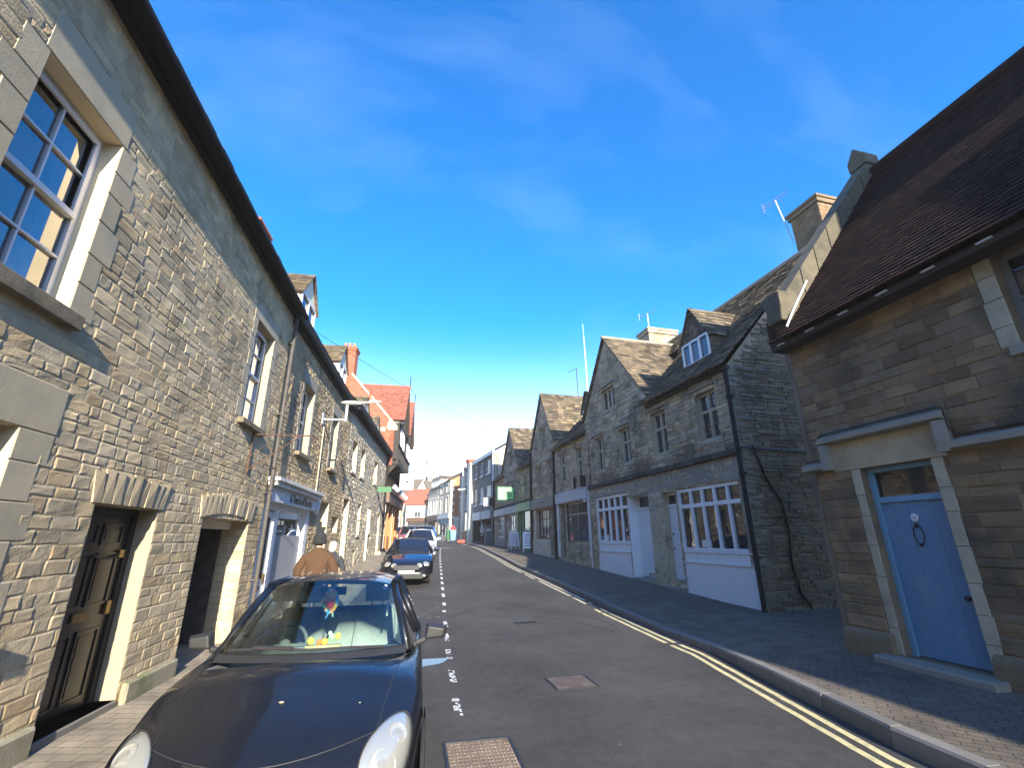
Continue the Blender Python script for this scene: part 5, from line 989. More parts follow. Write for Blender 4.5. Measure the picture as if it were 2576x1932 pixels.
# projecting signs
g = thing('projecting_sign', 'square green and white sign glowing in sun above the green shop', 'sign', A4.T(3.2, 4.6, .7)); b = MB(A4.T); b.box(3.16, 3.24, 4.25, 5.15, .25, 1.45); b.build('board', M['green'], g); b = MB(A4.T); b.box(3.15, 3.158, 4.32, 5.08, .32, 1.38, (.75, 1, .75)); b.build('face', mat('pale_green_face', (.33, .75, .36), .5, .05, 4, 30, 0), g)
b = MB(A4.T)
for i, (w, z) in enumerate([(.6, 4.95), (.75, 4.8), (.5, 4.65), (.7, 4.5)]): b.box(3.146, 3.149, z, z+.06, .45, .45+w)
b.build('lettering', M['green'], g); b = MB(); b.tube([A4.T(3.2, 5.2, 0), A4.T(3.2, 5.2, 1.4)], .02, 5); b.build('bracket', M['iron'], g)
g = thing('projecting_sign', 'small black and white square sign at the far end of the row', 'sign', A4.T(9.9, 4.5, .5)); b = MB(A4.T); b.box(9.86, 9.94, 4.3, 4.95, .1, .55); b.build('board', M['black'], g); b = MB(A4.T); b.box(9.855, 9.945, 4.3, 4.95, .56, 1.0); b.build('face', M['white'], g); b = MB(); b.tube([A4.T(9.9, 5.0, 0), A4.T(9.9, 5.0, 1.0)], .02, 5); b.build('bracket', M['iron'], g)
# flagpole and mast behind the roofs
b = MB(); c = A2.T(16.9, 10.0, -3.7); b.tube([c, (c[0], c[1], 12.5), (c[0]-.03, c[1], 15.0)], .042, 8, 1, .026); b.tube([(c[0]-.03, c[1], 15.0), (c[0]-.05, c[1], 16.0)], .012, 5); tag(b.build('flagpole', M['white']), 'tall white flagpole rising behind the gabled roofs', 'flagpole')
b = MB(); c = A2.T(18.2, 9.8, -3.6); b.tube([c, (c[0]-.05, c[1], 13.2)], .03, 6); b.tube([(c[0]-.05, c[1], 13.1), (c[0]-.7, c[1], 12.8)], .02, 5); tag(b.build('roof_mast', M['iron']), 'thin dark mast with one arm beside the white flagpole', 'mast')
aerial(0, A4, 4.0, -3.2, 9.6, 1.1, 'small television aerial on the ridge of the second gabled shop', (.8, -.5))
# ------------------------------------------------------------------ right side: three storey block
A5 = Fac(A4.T(10.4, 0), -8.5, -1); T5 = A5.T
r6 = thing('office_block', 'three storey grey rendered block with white windows and cream gable end', 'building', A5.T(5, 1.5))
wt = [A5.rect((1223, 1153.5), (1234.6, 1188)), A5.rect((1208.5, 1164), (1216, 1191)), A5.rect((1194, 1172), (1200.6, 1203))]
for w in wt: w[2], w[3] = 7.25, 8.5
wm = [[w[0], w[1], 4.75, 6.2] for w in wt]; wl2 = [[8.6, 9.2, 7.2, 8.4], [9.7, 10.3, 7.2, 8.4], [8.6, 9.2, 4.7, 6.1], [9.7, 10.3, 4.7, 6.1]]; sh = [[.9, 3.9, 1.3, 3.4], [4.2, 6.9, 1.3, 3.4], [8.3, 10.4, 1.4, 3.4]]
b = wall(r6, A5, 0, 10.8, .8, 8.9, [H(r, .15) for r in wt+wm+wl2]+[H(r, .5, .3) for r in sh], M['greyrender'], stones=False); b.build('wall', [M['greyrender'], M['white']], r6)
for r in wt+wm+wl2: window(r6, A5, r, .04, (.5,), (.35,), fr=.09, bar=.06, fm='white', gm='skyglass', sill=('white', .08, .06, .05))
for r in sh: window(r6, A5, r, .45, (.5,), (.75,), fr=.1, bar=.08, fm='brown', gm='darkglass', name='shop_window')
b = MB(A5.T); b.box(.05, 7.1, 7.0, 8.7, .002, .03); 
cl = [w for w in wt]; 
bb = MB(A5.T); xs = sorted([.05, 7.0]+[x for w in wt for x in w[:2]])
for i in range(0, len(xs)-1, 2): bb.box(xs[i], xs[i+1], 7.05, 8.65, .002, .04)
for w in wt: bb.box(w[0], w[1], 7.05, w[2]-.09, .002, .04); bb.box(w[0], w[1], w[3], 8.65, .002, .04)
bb.build('dark_cladding', mat('plum_cladding', (.05, .03, .04), .7, .1, 4, 40, .1), r6)
for q_ in ((7.15, 8.15, .9, 9.0, 0, .35), (10.45, 10.85, .9, 9.0, 0, .3)): b = MB(A5.T); b.box(*q_); b.build('pilaster', M['cream'], r6)
b = MB(A5.T); b.box(.9, 3.9, 3.42, 4.1, .0, .1); b.build('fascia', M['greyblue'], r6); b = MB(A5.T); b.box(4.2, 6.9, 3.42, 4.1, .0, .1); b.build('fascia', M['offwhite'], r6)
b = MB(A5.T); b.box(-.1, 7.1, 8.7, 8.98, .0, .22); b.build('gutter_board', M['white'], r6); pipe(r6, A5, .12, 4.0, 8.8, .1, .07, 'white', n=3); pipe(r6, A5, 8.3, 1.4, 4.2, .4, .06, 'white', n=2)
b = MB(A5.T); b.quad(T5(-.1, 8.95, .25), T5(11, 8.95, .25), T5(11, 11.4, -4), T5(-.1, 11.4, -4)); b.quad(T5(-.1, 8.95, -8.2), T5(11, 8.95, -8.2), T5(11, 11.4, -4), T5(-.1, 11.4, -4)); b.build('roof', M['slate'], r6)
b = MB(A5.T); b.poly([T5(0, .8, -.01), T5(0, 8.9, -.01), T5(0, 11.35, -4), T5(0, 8.9, -8), T5(0, .8, -8)]); b.poly([T5(10.8, .8, -.01), T5(10.8, 8.9, -.01), T5(10.8, 11.3, -4), T5(10.8, 8.9, -8), T5(10.8, .8, -8)]); b.build('gable_wall', M['render'], r6)
b = MB(); b.tube([T5(9.0, 6.6, 0), T5(9.0, 6.55, .7)], .05, 6); b.ball(T5(9.0, 6.5, .85), (.3, .2, .12), 8); tag(b.build('street_lamp', M['offwhite']), 'small pale street lamp projecting from the three storey block', 'street lamp')
# ------------------------------------------------------------------ far end of the street
def far_house(label, cat, F, s1, zb, ze, zr, D, m, rm, rows=(), cols=3, shop=None, name='town_house', gable='', group=None, fm='white', ww=.9):
    t = thing(name, label, cat, F.T(s1/2, zb)); T = F.T; hs = []
    for (z0, z1) in rows:
        for i in range(cols): c = s1*(i+.5)/cols; hs.append([c-ww/2, c+ww/2, z0, z1])
    sh = [[.3, s1-.3, zb+.5, zb+2.4]] if shop else []
    b = wall(t, F, 0, s1, zb-.3, ze, [H(r, .12) for r in hs+sh], M[m], stones=False); b.build('wall', [M[m], M['white']], t)
    for r in hs: window(t, F, r, .05, (.5,), (.5,), fr=.08, bar=.05, fm=fm, gm='skyglass', surround=('cream', (.16, .16), .2, .16, .02))
    if shop:
        window(t, F, sh[0], .08, (.33, .66), (), fr=.1, bar=.08, fm=shop, gm='darkglass', name='shop_window'); b = MB(F.T); b.box(.1, s1-.1, zb+2.45, zb+3.0, 0, .12); b.build('fascia', M[shop], t)
    b = MB(F.T); b.quad(T(-.1, ze, .2), T(s1+.1, ze, .2), T(s1+.1, zr, -D/2), T(-.1, zr, -D/2)); b.quad(T(-.1, ze, -D-.2), T(s1+.1, ze, -D-.2), T(s1+.1, zr, -D/2), T(-.1, zr, -D/2)); b.build('roof', M[rm], t)
    b = MB(F.T)
    for s in (0, s1): b.poly([T(s, zb-.3, -.005), T(s, ze, -.005), T(s, zr-.06, -D/2), T(s, ze, -D), T(s, zb-.3, -D)])
    b.quad(T(0, zb-.3, -D), T(s1, zb-.3, -D), T(s1, ze, -D), T(0, ze, -D)); b.build('end_wall', M[gable or m], t); return t
A6 = Fac(A5.T(10.85, 0), -8.5, -1)
far_house('narrow dark brown front squeezed beside the three storey block', 'house', A6, 2.4, 1.5, 8.6, 9.4, 6, 'brown', 'slate', [(4.6, 6.0), (6.8, 8.0)], 1)
A7 = Fac((2.95, 54.5), -14, -1)
t7 = far_house('pale stone town house with an orange brick gable end facing down the street', 'house', A7, 4.6, 1.6, 8.3, 9.6, 5, 'ashlar', 'slate', [(4.7, 6.5), (7.0, 7.9)], 2, 'greyblue', gable='brick_orange')
b = MB(); GE7 = Fac(A7.T(0, 0), 76, 1); b = MB(GE7.T); z = 1.5; k = 0
while z < 8.2: b.box(-.02, .3 if k % 2 else .5, z, z+.38, .0, .05); z += .4; k += 1
b.box(.5, 5, 1.3, 4.2, .0, .03); b.build('quoins', M['cream'], t7)
chimney(t7, A7, .1, .9, -3.0, -2.2, 8.8, 10.6, 'brick', 0)
A8 = Fac(A7.T(4.6, 0), -14, -1)
t8 = far_house('taller cream fronted shop with a row of white roof dormers', 'shop', A8, 5.2, 1.6, 7.9, 10, 6, 'render', 'slate', [(4.7, 6.6)], 4, 'brown')
for i in range(3): dormer(t8, A8, .5+1.6*i, 1.5+1.6*i, -.3, -1.5, 8.3, 9.1, 9.5, 1, cheek='white')
A9 = Fac(A8.T(5.2, 0), -30, -1)
far_house('bright white gabled house closing the end of the street', 'house', Fac((.8, 66.5), -80, -1), 3.2, 1.6, 6.3, 8.6, 3, 'cream', 'redtile', [(4.0, 5.4)], 1, 'rust')
far_house('tall tan brick building with a red tiled roof above the white gable', 'building', Fac((3.4, 95), -72, -1), 7, 1.6, 10.5, 13.5, 8, 'render', 'slate', [(6, 8), (8.6, 10)], 3)
far_house('narrow white painted town house beyond the pub', 'house', Fac((-1.4, 78), -70, -1), 3, 1.6, 9.2, 11.5, 6, 'plaster', 'slate', [(4.6, 6.2), (7, 8.5)], 2, 'greyblue')
far_house('low tan house with an orange roof beyond the pub', 'house', Fac((-3.2, 70), -60, -1), 5, 1.6, 6, 8.6, 6, 'render', 'redtile', [(4.2, 5.5)], 2, 'blue')
ct = thing('church_tower', 'pale hazy stone tower far beyond the end of the street', 'tower', (.5, 150, 1.7)); b = MB(); b.box(-1.4, 2.2, 1, 23.5, 150, 154); b.build('shaft', M['render'], ct); b = MB()
b.box(-1.6, 2.4, 23.5, 23.9, 149.8, 154.2)
for x in (-1.5, -.3, .9, 2.0): b.box(x, x+.5, 23.9, 24.5, 149.8, 150.2)
b.build('parapet', M['render'], ct); b = MB(); b.lathe((.4, 152, 23.9), [(1.1, 0), (.5, 1.5), (.06, 3.5)], 8); b.build('spire', M['lead'], ct)
b = MB(); b.box(.1, .9, 18, 20.5, 149.9, 149.999); b.build('belfry_opening', M['dark'], ct)
# overhead wire
b = MB(); p0, p1 = Vector(F2.T(1.0, 7.0, .3)), Vector(A4.T(5.2, 9.4, .3)); b.tube([p0.lerp(p1, t)-Vector((0, 0, 1.2*4*t*(1-t)*.35)) for t in np.linspace(0, 1, 14)], .007, 4); tag(b.build('overhead_wire', M['black']), 'thin telephone wire sagging across the street', 'wire')
# ------------------------------------------------------------------ cars (local: x across, y back from the front bumper, z up)
def paint(name, col, rough=.25, coat=1., flake=.0):
    m, t, b = nodes(name); b.inputs['Base Color'].default_value = (*col, 1); b.inputs['Roughness'].default_value = rough; b.inputs['Coat Weight'].default_value = coat; b.inputs['Coat Roughness'].default_value = .02; b.inputs['Metallic'].default_value = flake; b.inputs['Specular IOR Level'].default_value = .25
    N = t.nodes.new; g = N('ShaderNodeNewGeometry'); n = N('ShaderNodeTexNoise'); n.inputs['Scale'].default_value = 7; n.inputs['Detail'].default_value = 8; t.links.new(g.outputs['Position'], n.inputs['Vector'])
    r = N('ShaderNodeMapRange'); r.inputs[1].default_value = .4; r.inputs[2].default_value = .75; r.inputs[3].default_value = rough; r.inputs[4].default_value = rough+.25; t.links.new(n.outputs[0], r.inputs[0]); t.links.new(r.outputs[0], b.inputs['Roughness'])
    r2 = N('ShaderNodeMapRange'); r2.inputs[1].default_value = .4; r2.inputs[2].default_value = .75; r2.inputs[3].default_value = .02; r2.inputs[4].default_value = .06; t.links.new(n.outputs[0], r2.inputs[0]); t.links.new(r2.outputs[0], b.inputs['Coat Roughness'])
    return m
M['pblack'] = paint('dusty_black_car_paint', (.008, .009, .013), .3, .45); M['pnavy'] = paint('glossy_black_car_paint', (.006, .007, .012), .15); M['pwhite'] = paint('white_car_paint', (.75, .76, .78), .3); M['pblue'] = paint('blue_car_paint', (.03, .12, .35), .3); M['pred'] = paint('dull_red_car_paint', (.35, .12, .12), .35); M['psilver'] = paint('silver_car_paint', (.4, .42, .45), .35, 1, .4)
M['tyre'] = mat('tyre_rubber', (.02, .02, .02), .9, .2, 10, 60, .2, .003); M['plastic'] = mat('black_plastic', (.025, .025, .026), .6, .1, 10, 80, .1, .002); M['alloy'] = mat('alloy', (.4, .4, .42), .35, .1, 8, 60, 0, metal=.8)
M['chrome'] = mat('chrome', (.75, .75, .76), .12, .05, 8, 60, 0, metal=1.); M['seat'] = mat('grey_seat_fabric', (.42, .44, .43), .95, .15, 20, 120, .3, .003); M['trim'] = mat('dashboard_plastic', (.16, .175, .17), .8, .1, 20, 150, .2, .002); M['headliner'] = mat('pale_headlining', (.55, .56, .52), .95, .06, 5, 60, 0); M['convertible'] = mat('soft_top', (.035, .035, .037), .95, .15, 20, 120, .2, .003)
lm, lt_, lb = nodes('headlamp_lens'); lb.inputs['Base Color'].default_value = (.50, .51, .47, 1); lb.inputs['Roughness'].default_value = .2; lb.inputs['Coat Weight'].default_value = 1; lb.inputs['Metallic'].default_value = .55; M['lens'] = lm; M['reflector'] = mat('lamp_reflector', (.62, .62, .56), .3, .1, 20, 80, .2, .003, metal=.5)
M['plate'] = mat('number_plate', (.80, .80, .76), .4, .04, 5, 40, 0); M['plate_y'] = mat('rear_number_plate', (.75, .58, .06), .4, .04, 5, 40, 0); M['redlens'] = mat('tail_lamp', (.35, .01, .01), .2, .05, 5, 40, 0)
def car(name, label, loc, rz, m, P, group='cars parked along the left kerb'):
    L_, Wd, Ht = P['L'], P['W']/2, P['H']; cw = P['cowl']; k = Wd/.89; hz = P.get('hood', .96)
    t = thing(name, label, 'car', loc, rz, group)
    st = [(0.0, .60, .30, .50, .56), (.10, .74, .22, .58, .67), (.38, .855, .18, .70, .79), (.85, .885, .17, .785, hz-.06), (cw-.35, .89, .17, .83, hz-.012), (cw+.05, .89, .17, .88, hz), (cw+.28, .89, .17, .90, .72), (cw+1.1, .89, .17, .915, .66), (L_-1.25, .89, .17, .93, .66), (L_-.75, .875, .18, .94, .93), (L_-.3, .83, .22, .90, .95), (L_-.06, .76, .30, .80, .86), (L_, .62, .36, .70, .74)]
    b = MB(); n = 8
    rows = []
    for (y, w, zb, zs, zt) in st:
        w *= k; half = [(w*.90, zb), (w*.985, zb+.10), (w, (zb+zs)/2), (w*.99, zs-.06), (w*.955, zs), (w*.86, zs+(zt-zs)*.35 if zt > zs else zs-.02), (w*.5, zt-.008), (0, zt)]
        bow = lambda x: .16*(x/w)**2 if y < .5 else (-.05*(x/w)**2 if y > L_-.4 else 0)
        rows.append([(x, y+bow(x), z) for x, z in half]+[(-x, y+bow(x), z) for x, z in half[-2::-1]])
    m2 = 2*n-1; V = [p for r in rows for p in r]; Fc = []; mi = []
    for i in range(len(rows)-1):
        for j in range(m2-1):
            Fc.append((i*m2+j, i*m2+j+1, (i+1)*m2+j+1, (i+1)*m2+j)); mi.append(1 if 5 <= i <= 8 and 5 <= j <= 8 else 0)
        Fc.append((i*m2, (i+1)*m2, (i+1)*m2+m2-1, i*m2+m2-1)); mi.append(1)
    for e in (0, len(rows)-1):
        o = e*m2
        for j in range(n-1): 
            q = (o+j, o+j+1, o+m2-2-j, o+m2-1-j); Fc.append(q if len(set(q)) == 4 else tuple(dict.fromkeys(q))); mi.append(0)
    b.add(V, Fc); b.m = mi; body = b.build('body', [M[m], M['trim']], t, smooth=True, local=True, subsurf=2)
    # greenhouse
    wx, tx = .735*k, .57*k; wy, ty = cw+.30, P['ty']; wyc, tyc = cw+.02, P['ty']-.14; wz, tz = hz-.01, Ht-.075; ry = P['ry']; ez = P.get('rz', .98); ey = P['ey']
    rm_ = P.get('roofm', m)
    def wsp(u, v):   # u -1..1 across, v 0..1 up
        x = (wx+(tx-wx)*v)*u; yb = wyc+(wy-wyc)*u*u; yt = tyc+(ty-tyc)*u*u; y = yb+(yt-yb)*v; z = (wz+.02*(1-u*u))+((tz+.045*(1-u*u))-(wz+.02*(1-u*u)))*v; return (x, y-.03*math.sin(math.pi*v), z+.01*math.sin(math.pi*v))
    g = MB(); nu, nv = 12, 6
    g.add([wsp(-1+2*i/nu, j/nv) for j in range(nv+1) for i in range(nu+1)], [(j*(nu+1)+i, j*(nu+1)+i+1, (j+1)*(nu+1)+i+1, (j+1)*(nu+1)+i) for j in range(nv) for i in range(nu)])
    gm = P.get('glass', 'carglass'); g.build('windscreen', M[gm], t, smooth=True, local=True)
    # roof skin
    r = MB(); ys = [tyc, tyc+.25, (tyc+ry)/2, ry-.25, ry]; V = []
    for i, y in enumerate(ys):
        zc = Ht-[.03, .006, 0, .012, .05][i]; hw = tx*[1.0, 1.03, 1.04, 1.02, .97][i]
        for u in np.linspace(-1, 1, 9): V.append((hw*u, y+((ty-tyc)*u*u if i == 0 else (ty-tyc)*.8*u*u if i == 1 else (.04*u*u if i < 4 else -.06*u*u)), zc-.05*u*u-(.03*u**8)))
    r.add(V, [(j*9+i, j*9+i+1, (j+1)*9+i+1, (j+1)*9+i) for j in range(4) for i in range(8)])
    ro = r.build('roof', M[rm_], t, smooth=True, local=True, subsurf=2)
    s = ro.modifiers.new('thick', 'SOLIDIFY'); s.thickness = .03; s.offset = -1
    for sg in (-1, 1):
        p = MB()
        p.tube([(sg*(wx+.012), wy+.01, wz-.05), wsp(sg*1.005, .5), (sg*tx*1.0, ty, tz)], .036, 8); p.tube([(sg*tx*1.01, ty-.02, tz+.005), (sg*tx*1.05, (ty+ry)/2, Ht-.07), (sg*tx*.98, ry, Ht-.12)], .036, 8)
        p.tube([(sg*tx*.98, ry-.02, Ht-.12), (sg*.74*k, ey, ez-.06)], .06, 8); p.tube([(sg*tx*1.06, cw+1.35, Ht-.09), (sg*.84*k, cw+1.25, .90)], .035, 6)
        p.build('pillar', M[m], t, smooth=True, local=True)
    for sg in (-1, 1):
        q = MB()
        q.add([(sg*.825*k, wy-.05, .885), (sg*.83*k, ey-.2, .92), (sg*tx*1.0, ry-.02, Ht-.12), (sg*tx*1.05, (ty+ry)/2, Ht-.085), (sg*tx*1.0, ty+.02, tz-.02)], [(0, 1, 2, 3, 4)])
        q.build('side_window', M[gm], t, local=True)
    q = MB(); q.quad((-tx*.93, ry+.02, Ht-.08), (tx*.93, ry+.02, Ht-.08), (.70*k, ey+.05, ez), (-.70*k, ey+.05, ez)); q.build('rear_window', M[gm], t, local=True)
    # mirrors
    for sg in (-1, 1):
        c = (sg*(Wd+.10), cw+.62, .985); b = MB(); mc = Vector(c); b.hexa([mc+Vector((sg*q[0], q[1], q[2])) for q in ((-.10, .06, -.075), (.10, .05, -.06), (.115, .05, .045), (-.08, .06, .08), (-.09, -.06, -.05), (.07, -.045, -.04), (.08, -.05, .03), (-.07, -.06, .055))]); b.tube([(sg*(Wd-.08), cw+.60, .90), (sg*(Wd+.02), cw+.62, .93)], .03, 6); b.build('wing_mirror', M[P.get('mirm', m)], t, local=True, bevel=.03)
    # wheels
    for y in (.86, L_-.82):
        for sg in (-1, 1):
            b = MB(); R_ = P.get('R', .315); b.lathe((sg*(Wd-.20), y, R_), [(R_*.6, -.10), (R_*.93, -.10), (R_, -.06), (R_, .06*1), (R_*.93, .10), (R_*.6, .10)], 24, 'x'); w = b.build('wheel', M['tyre'], t, smooth=False, local=True)
            b = MB(); b.lathe((sg*(Wd-.20), y, R_), [(R_*.64, -.09), (R_*.64, sg*.085), (R_*.2, sg*.07), (.02, sg*.09)], 16, 'x'); b.build('rim', M['alloy'], w, local=True)
            b = MB(); n_ = 16; V = []
            for i in range(n_+1):
                a = math.pi*i/n_; V += [(sg*(Wd+.006), y+(R_+.075)*math.cos(a), R_-.02+(R_+.075)*math.sin(a)), (sg*(Wd+.006), y+(R_+.01)*math.cos(a)*.98, R_-.02+(R_+.01)*math.sin(a))]
            b.add(V, [(2*i, 2*i+1, 2*i+3, 2*i+2) for i in range(n_)]); b.add([(sg*(Wd-.02), y+(R_+.02)*math.cos(math.pi*i/n_), R_-.02+(R_+.02)*math.sin(math.pi*i/n_)) for i in range(n_+1)], [tuple(range(n_+1))]); b.build('wheel_arch', M['plastic'], t, local=True)
    # front end
    from mathutils.bvhtree import BVHTree
    ev = body.evaluated_get(bpy.context.evaluated_depsgraph_get()); em = ev.to_mesh(); bvh = BVHTree.FromPolygons([v.co.copy() for v in em.vertices], [tuple(p_.vertices) for p_ in em.polygons]); ev.to_mesh_clear()
    def top(x, y, dz=.0):
        h_ = bvh.ray_cast(Vector((x, y, 2)), Vector((0, 0, -1))); return (x, y, (h_[0].z if h_[0] else .9)+dz)
    b = MB()
    for sg in (-1, 1): b.tube([top(sg*(.60+.13*u_)*k, .42+(cw-.25)*u_, .0005) for u_ in np.linspace(0, 1, 14)], .0035, 5)
    b.tube([top(x_, .16+.26*(x_/.6)**2, .0005) for x_ in np.linspace(-.60*k, .60*k, 21)], .0035, 5); b.build('bonnet_seam', M['plastic'], t, local=True)
    for sg in (-1, 1):
        if P.get('lamps', 1) == 2: spots = [((sg*.66*k, .30, .66), (sg*.45, -.72, .40), .125, .105, 0, 0), ((sg*.43*k, .16, .63), (sg*.22, -.80, .35), .10, .088, 0, 0)]
        else: spots = [((sg*.69*k, .35, .65), (sg*.42, -.62, .66), .135, .29, -sg*.85, .30)]
        for (c, dr_, ra, rb, tilt, tear) in spots:
            dv = Vector(dr_).normalized(); e1 = Vector((0, 0, 1)).cross(dv).normalized(); e2 = dv.cross(e1); c = Vector(c); na, nr_ = 28, 7
            def hit(u, v, bulge, o_=0.):
                x, y = u*math.cos(tilt)-v*math.sin(tilt), u*math.sin(tilt)+v*math.cos(tilt); p = c+e1*x+e2*y+dv*.8; h_ = bvh.ray_cast(p, -dv)
                q_ = h_[0] if h_[0] is not None else c+e1*x+e2*y
                return q_+dv*(.006+bulge+o_)
            lens_ = MB(); V = [hit(0, 0, .02)]; Fc = []
            for j in range(1, nr_+1):
                for i in range(na):
                    a_ = 2*math.pi*i/na; rr = j/nr_; w_ = ra*(1-tear*math.sin(a_)*1.0); V.append(hit(w_*rr*math.cos(a_), rb*rr*math.sin(a_), .02*(1-rr**2)-(.012 if j == nr_ else 0)))
            for i in range(na): Fc.append((0, 1+i, 1+(i+1) % na))
            for j in range(nr_-1): Fc += [(1+j*na+i, 1+(j+1)*na+i, 1+(j+1)*na+(i+1) % na, 1+j*na+(i+1) % na) for i in range(na)]
            lens_.add(V, Fc); h = lens_.build('headlight', M['lens'], t, smooth=True, local=True)
            d = MB()
            for (u0, v0, r_) in (((0, -.12, ra*.62), (0, .10, ra*.42)) if tear else ((0, 0, ra*.6),)):
                ring = [hit(u0+r_*math.cos(q_), v0+r_*math.sin(q_), .016) for q_ in np.linspace(0, 2*math.pi, 21)]; d.tube(ring, .0035, 5, .8); d.add([hit(u0, v0, .0165)]+[hit(u0+r_*.93*math.cos(q_), v0+r_*.93*math.sin(q_), .0165) for q_ in np.linspace(0, 2*math.pi, 20)[:-1]], [(0, 1+i_, 1+(i_+1) % 19) for i_ in range(19)], .85); d.add([hit(u0, v0, .019)]+[hit(u0+r_*.4*math.cos(q_), v0+r_*.4*math.sin(q_), .0185) for q_ in np.linspace(0, 2*math.pi, 16)[:-1]], [(0, 1+i_, 1+(i_+1) % 15) for i_ in range(15)], .62)
            d.tube([hit(ra*(1-tear*math.sin(q_))*.97*math.cos(q_), rb*.97*math.sin(q_), .002) for q_ in np.linspace(0, 2*math.pi, 33)], .004, 5, .12)
            d.build('lamp_reflector', M['reflector'], h, local=True)
    b = MB(); gx = P.get('grille', .42); b.box(-gx, gx, .50, .64, -.02, .10); g_ = b.build('grille', M['plastic'], t, local=True, bevel=.01)
    b = MB()
    for i in range(3): b.box(-gx, gx, .515+i*.045, .53+i*.045, -.035, .0)
    b.build('chrome_bar', M['chrome'], g_, local=True)
    b = MB(); b.box(-.55, .55, .22, .36, -.012, .10); b.build('bumper_intake', M['plastic'], t, local=True, bevel=.015)
    b = MB(); b.box(-.26, .26, .38, .49, -.045, -.02); pl = b.build('number_plate', M['plate'], t, local=True, bevel=.004)
    for sg in (-1, 1):
        b = MB(); b.ball((sg*.58*k, .13, .30), (.075, .05, .05), 10); b.build('fog_lamp', M['lens'], t, smooth=True, local=True)
    b = MB(); b.lathe((0, -.045, .575), [(.062, 0), (.062, .014), (.048, .014), (.048, 0)], 20, 'y'); b.build('badge', M['chrome'], t, local=True)
    # rear
    for sg in (-1, 1):
        b = MB(); b.ball((sg*.68*k, L_-.14, .78), (.1, .1, .13), 10); b.build('tail_light', M['redlens'], t, smooth=True, local=True)
    # wipers, cowl
    b = MB(); b.tube([(.04, wyc-.005, wz+.045), (-.30, wyc+.04, wz+.06), (-.62, wyc+.16, wz+.04)], .011, 6); b.tube([(.55, wyc+.14, wz+.02), (.30, wyc+.03, wz+.045), (-.0, wyc-.02, wz+.05)], .011, 6)
    b.tube([(-.12, wyc+.0, wz+.065), (-.42, wyc+.06, wz+.07)], .013, 5); b.build('wiper', M['plastic'], t, local=True)
    b = MB(); nn = 12
    V = []
    for i in range(nn+1):
        u = -1+2*i/nn; yb = wyc+(wy-wyc)*u*u; V += [(wx*u*1.0, yb-.10, hz-.02-.03*u*u), (wx*u, yb+.02, hz+.012-.02*u*u)]
    b.add(V, [(2*i, 2*i+1, 2*i+3, 2*i+2) for i in range(nn)]); b.build('scuttle', M['plastic'], t, local=True)
    # interior
    b = MB(); b.box(-.70*k, .70*k, .60, .885, cw+.36, cw+.74); b.build('dashboard', M['trim'], t, local=True, bevel=.06)
    for sg in (-1, 1):
        b = MB(); x = sg*.37
        b.box(x-.25, x+.25, .45, .60, cw+1.0, cw+1.5); b.hexa([(x-.245, cw+1.42, .55), (x+.245, cw+1.42, .55), (x+.245, cw+1.58, .55), (x-.245, cw+1.58, .55), (x-.20, cw+1.58, 1.10), (x+.20, cw+1.58, 1.10), (x+.20, cw+1.70, 1.10), (x-.20, cw+1.70, 1.10)]); se = b.build('seat', M['seat'], t, local=True, bevel=.05)
        b = MB(); b.box(x-.13, x+.13, 1.15, 1.33, cw+1.60, cw+1.70); b.tube([(x-.06, cw+1.65, 1.05), (x-.06, cw+1.65, 1.2)], .008, 5); b.tube([(x+.06, cw+1.65, 1.05), (x+.06, cw+1.65, 1.2)], .008, 5); b.build('headrest', M['seat'], se, local=True, bevel=.04)
    b = MB(); b.box(-.62*k, .62*k, .6, 1.10, L_-1.35, L_-1.2); b.build('rear_seat', M['seat'], t, local=True, bevel=.05)
    b = MB(); c = Vector((-.37, cw+.86, .88)); e1 = Vector((1, 0, 0)); e2 = Vector((0, .45, .9)).normalized(); b.tube([c+.19*(e1*math.cos(a)+e2*math.sin(a)) for a in np.linspace(0, 2*math.pi, 25)], .017, 8); b.tube([c-.19*e1, c+.19*e1], .02, 6); b.tube([c, c-.19*e2], .02, 6); b.ball(c, (.06, .03, .06), 8); b.build('steering_wheel', M['trim'], t, smooth=True, local=True)
    b = MB(); b.box(-.12, .12, Ht-.17, Ht-.095, tyc+.10, tyc+.13); b.tube([(0, tyc+.12, Ht-.1), (0, tyc+.06, Ht-.06)], .01, 5); b.build('interior_mirror', M['plastic'], t, local=True, bevel=.02)
    return t
hatch = dict(L=4.25, W=1.77, H=1.46, cowl=1.28, ty=2.22, ry=3.62, ey=4.05, mirm='plastic')
c1 = car('parked_car', 'dusty black hatchback with a beaded ornament and toys behind its windscreen', (-.80, 2.92, 0), math.radians(.5), 'pblack', hatch)
# things the first car carries behind its windscreen
b = MB(); b.ball((-.02, 2.12, 1.36), (.028, .02, .035), 8, (.25, .22, .3)); b.ball((-.02, 2.11, 1.26), (.06, .03, .09), 10, (1.4, .7, .2)); b.ball((-.02, 2.07, 1.235), (.036, .02, .042), 10, (1.66, .18, .10))
for i in range(26):
    a = 2*math.pi*i/26; b.ball((-.02+.058*math.cos(a), 2.10+random.uniform(-.015, .015), 1.25+.095*math.sin(a)), .017, 6, random.choice([(1.66, 1.3, .15), (.3, 1.5, .4), (.3, .8, 1.6), (1.66, .5, .6), (1.6, 1.5, .5), (1.5, .8, .1)]))
b.tube([(-.02, 2.1, 1.17), (-.05, 2.1, 1.10)], .012, 5, (.2, .6, 1.2)); b.tube([(0, 2.1, 1.17), (.015, 2.1, 1.11)], .012, 5, (.5, .9, .6)); b.tube([(-.02, 2.12, 1.38), (-.01, 2.2, 1.42)], .006, 5, .2)
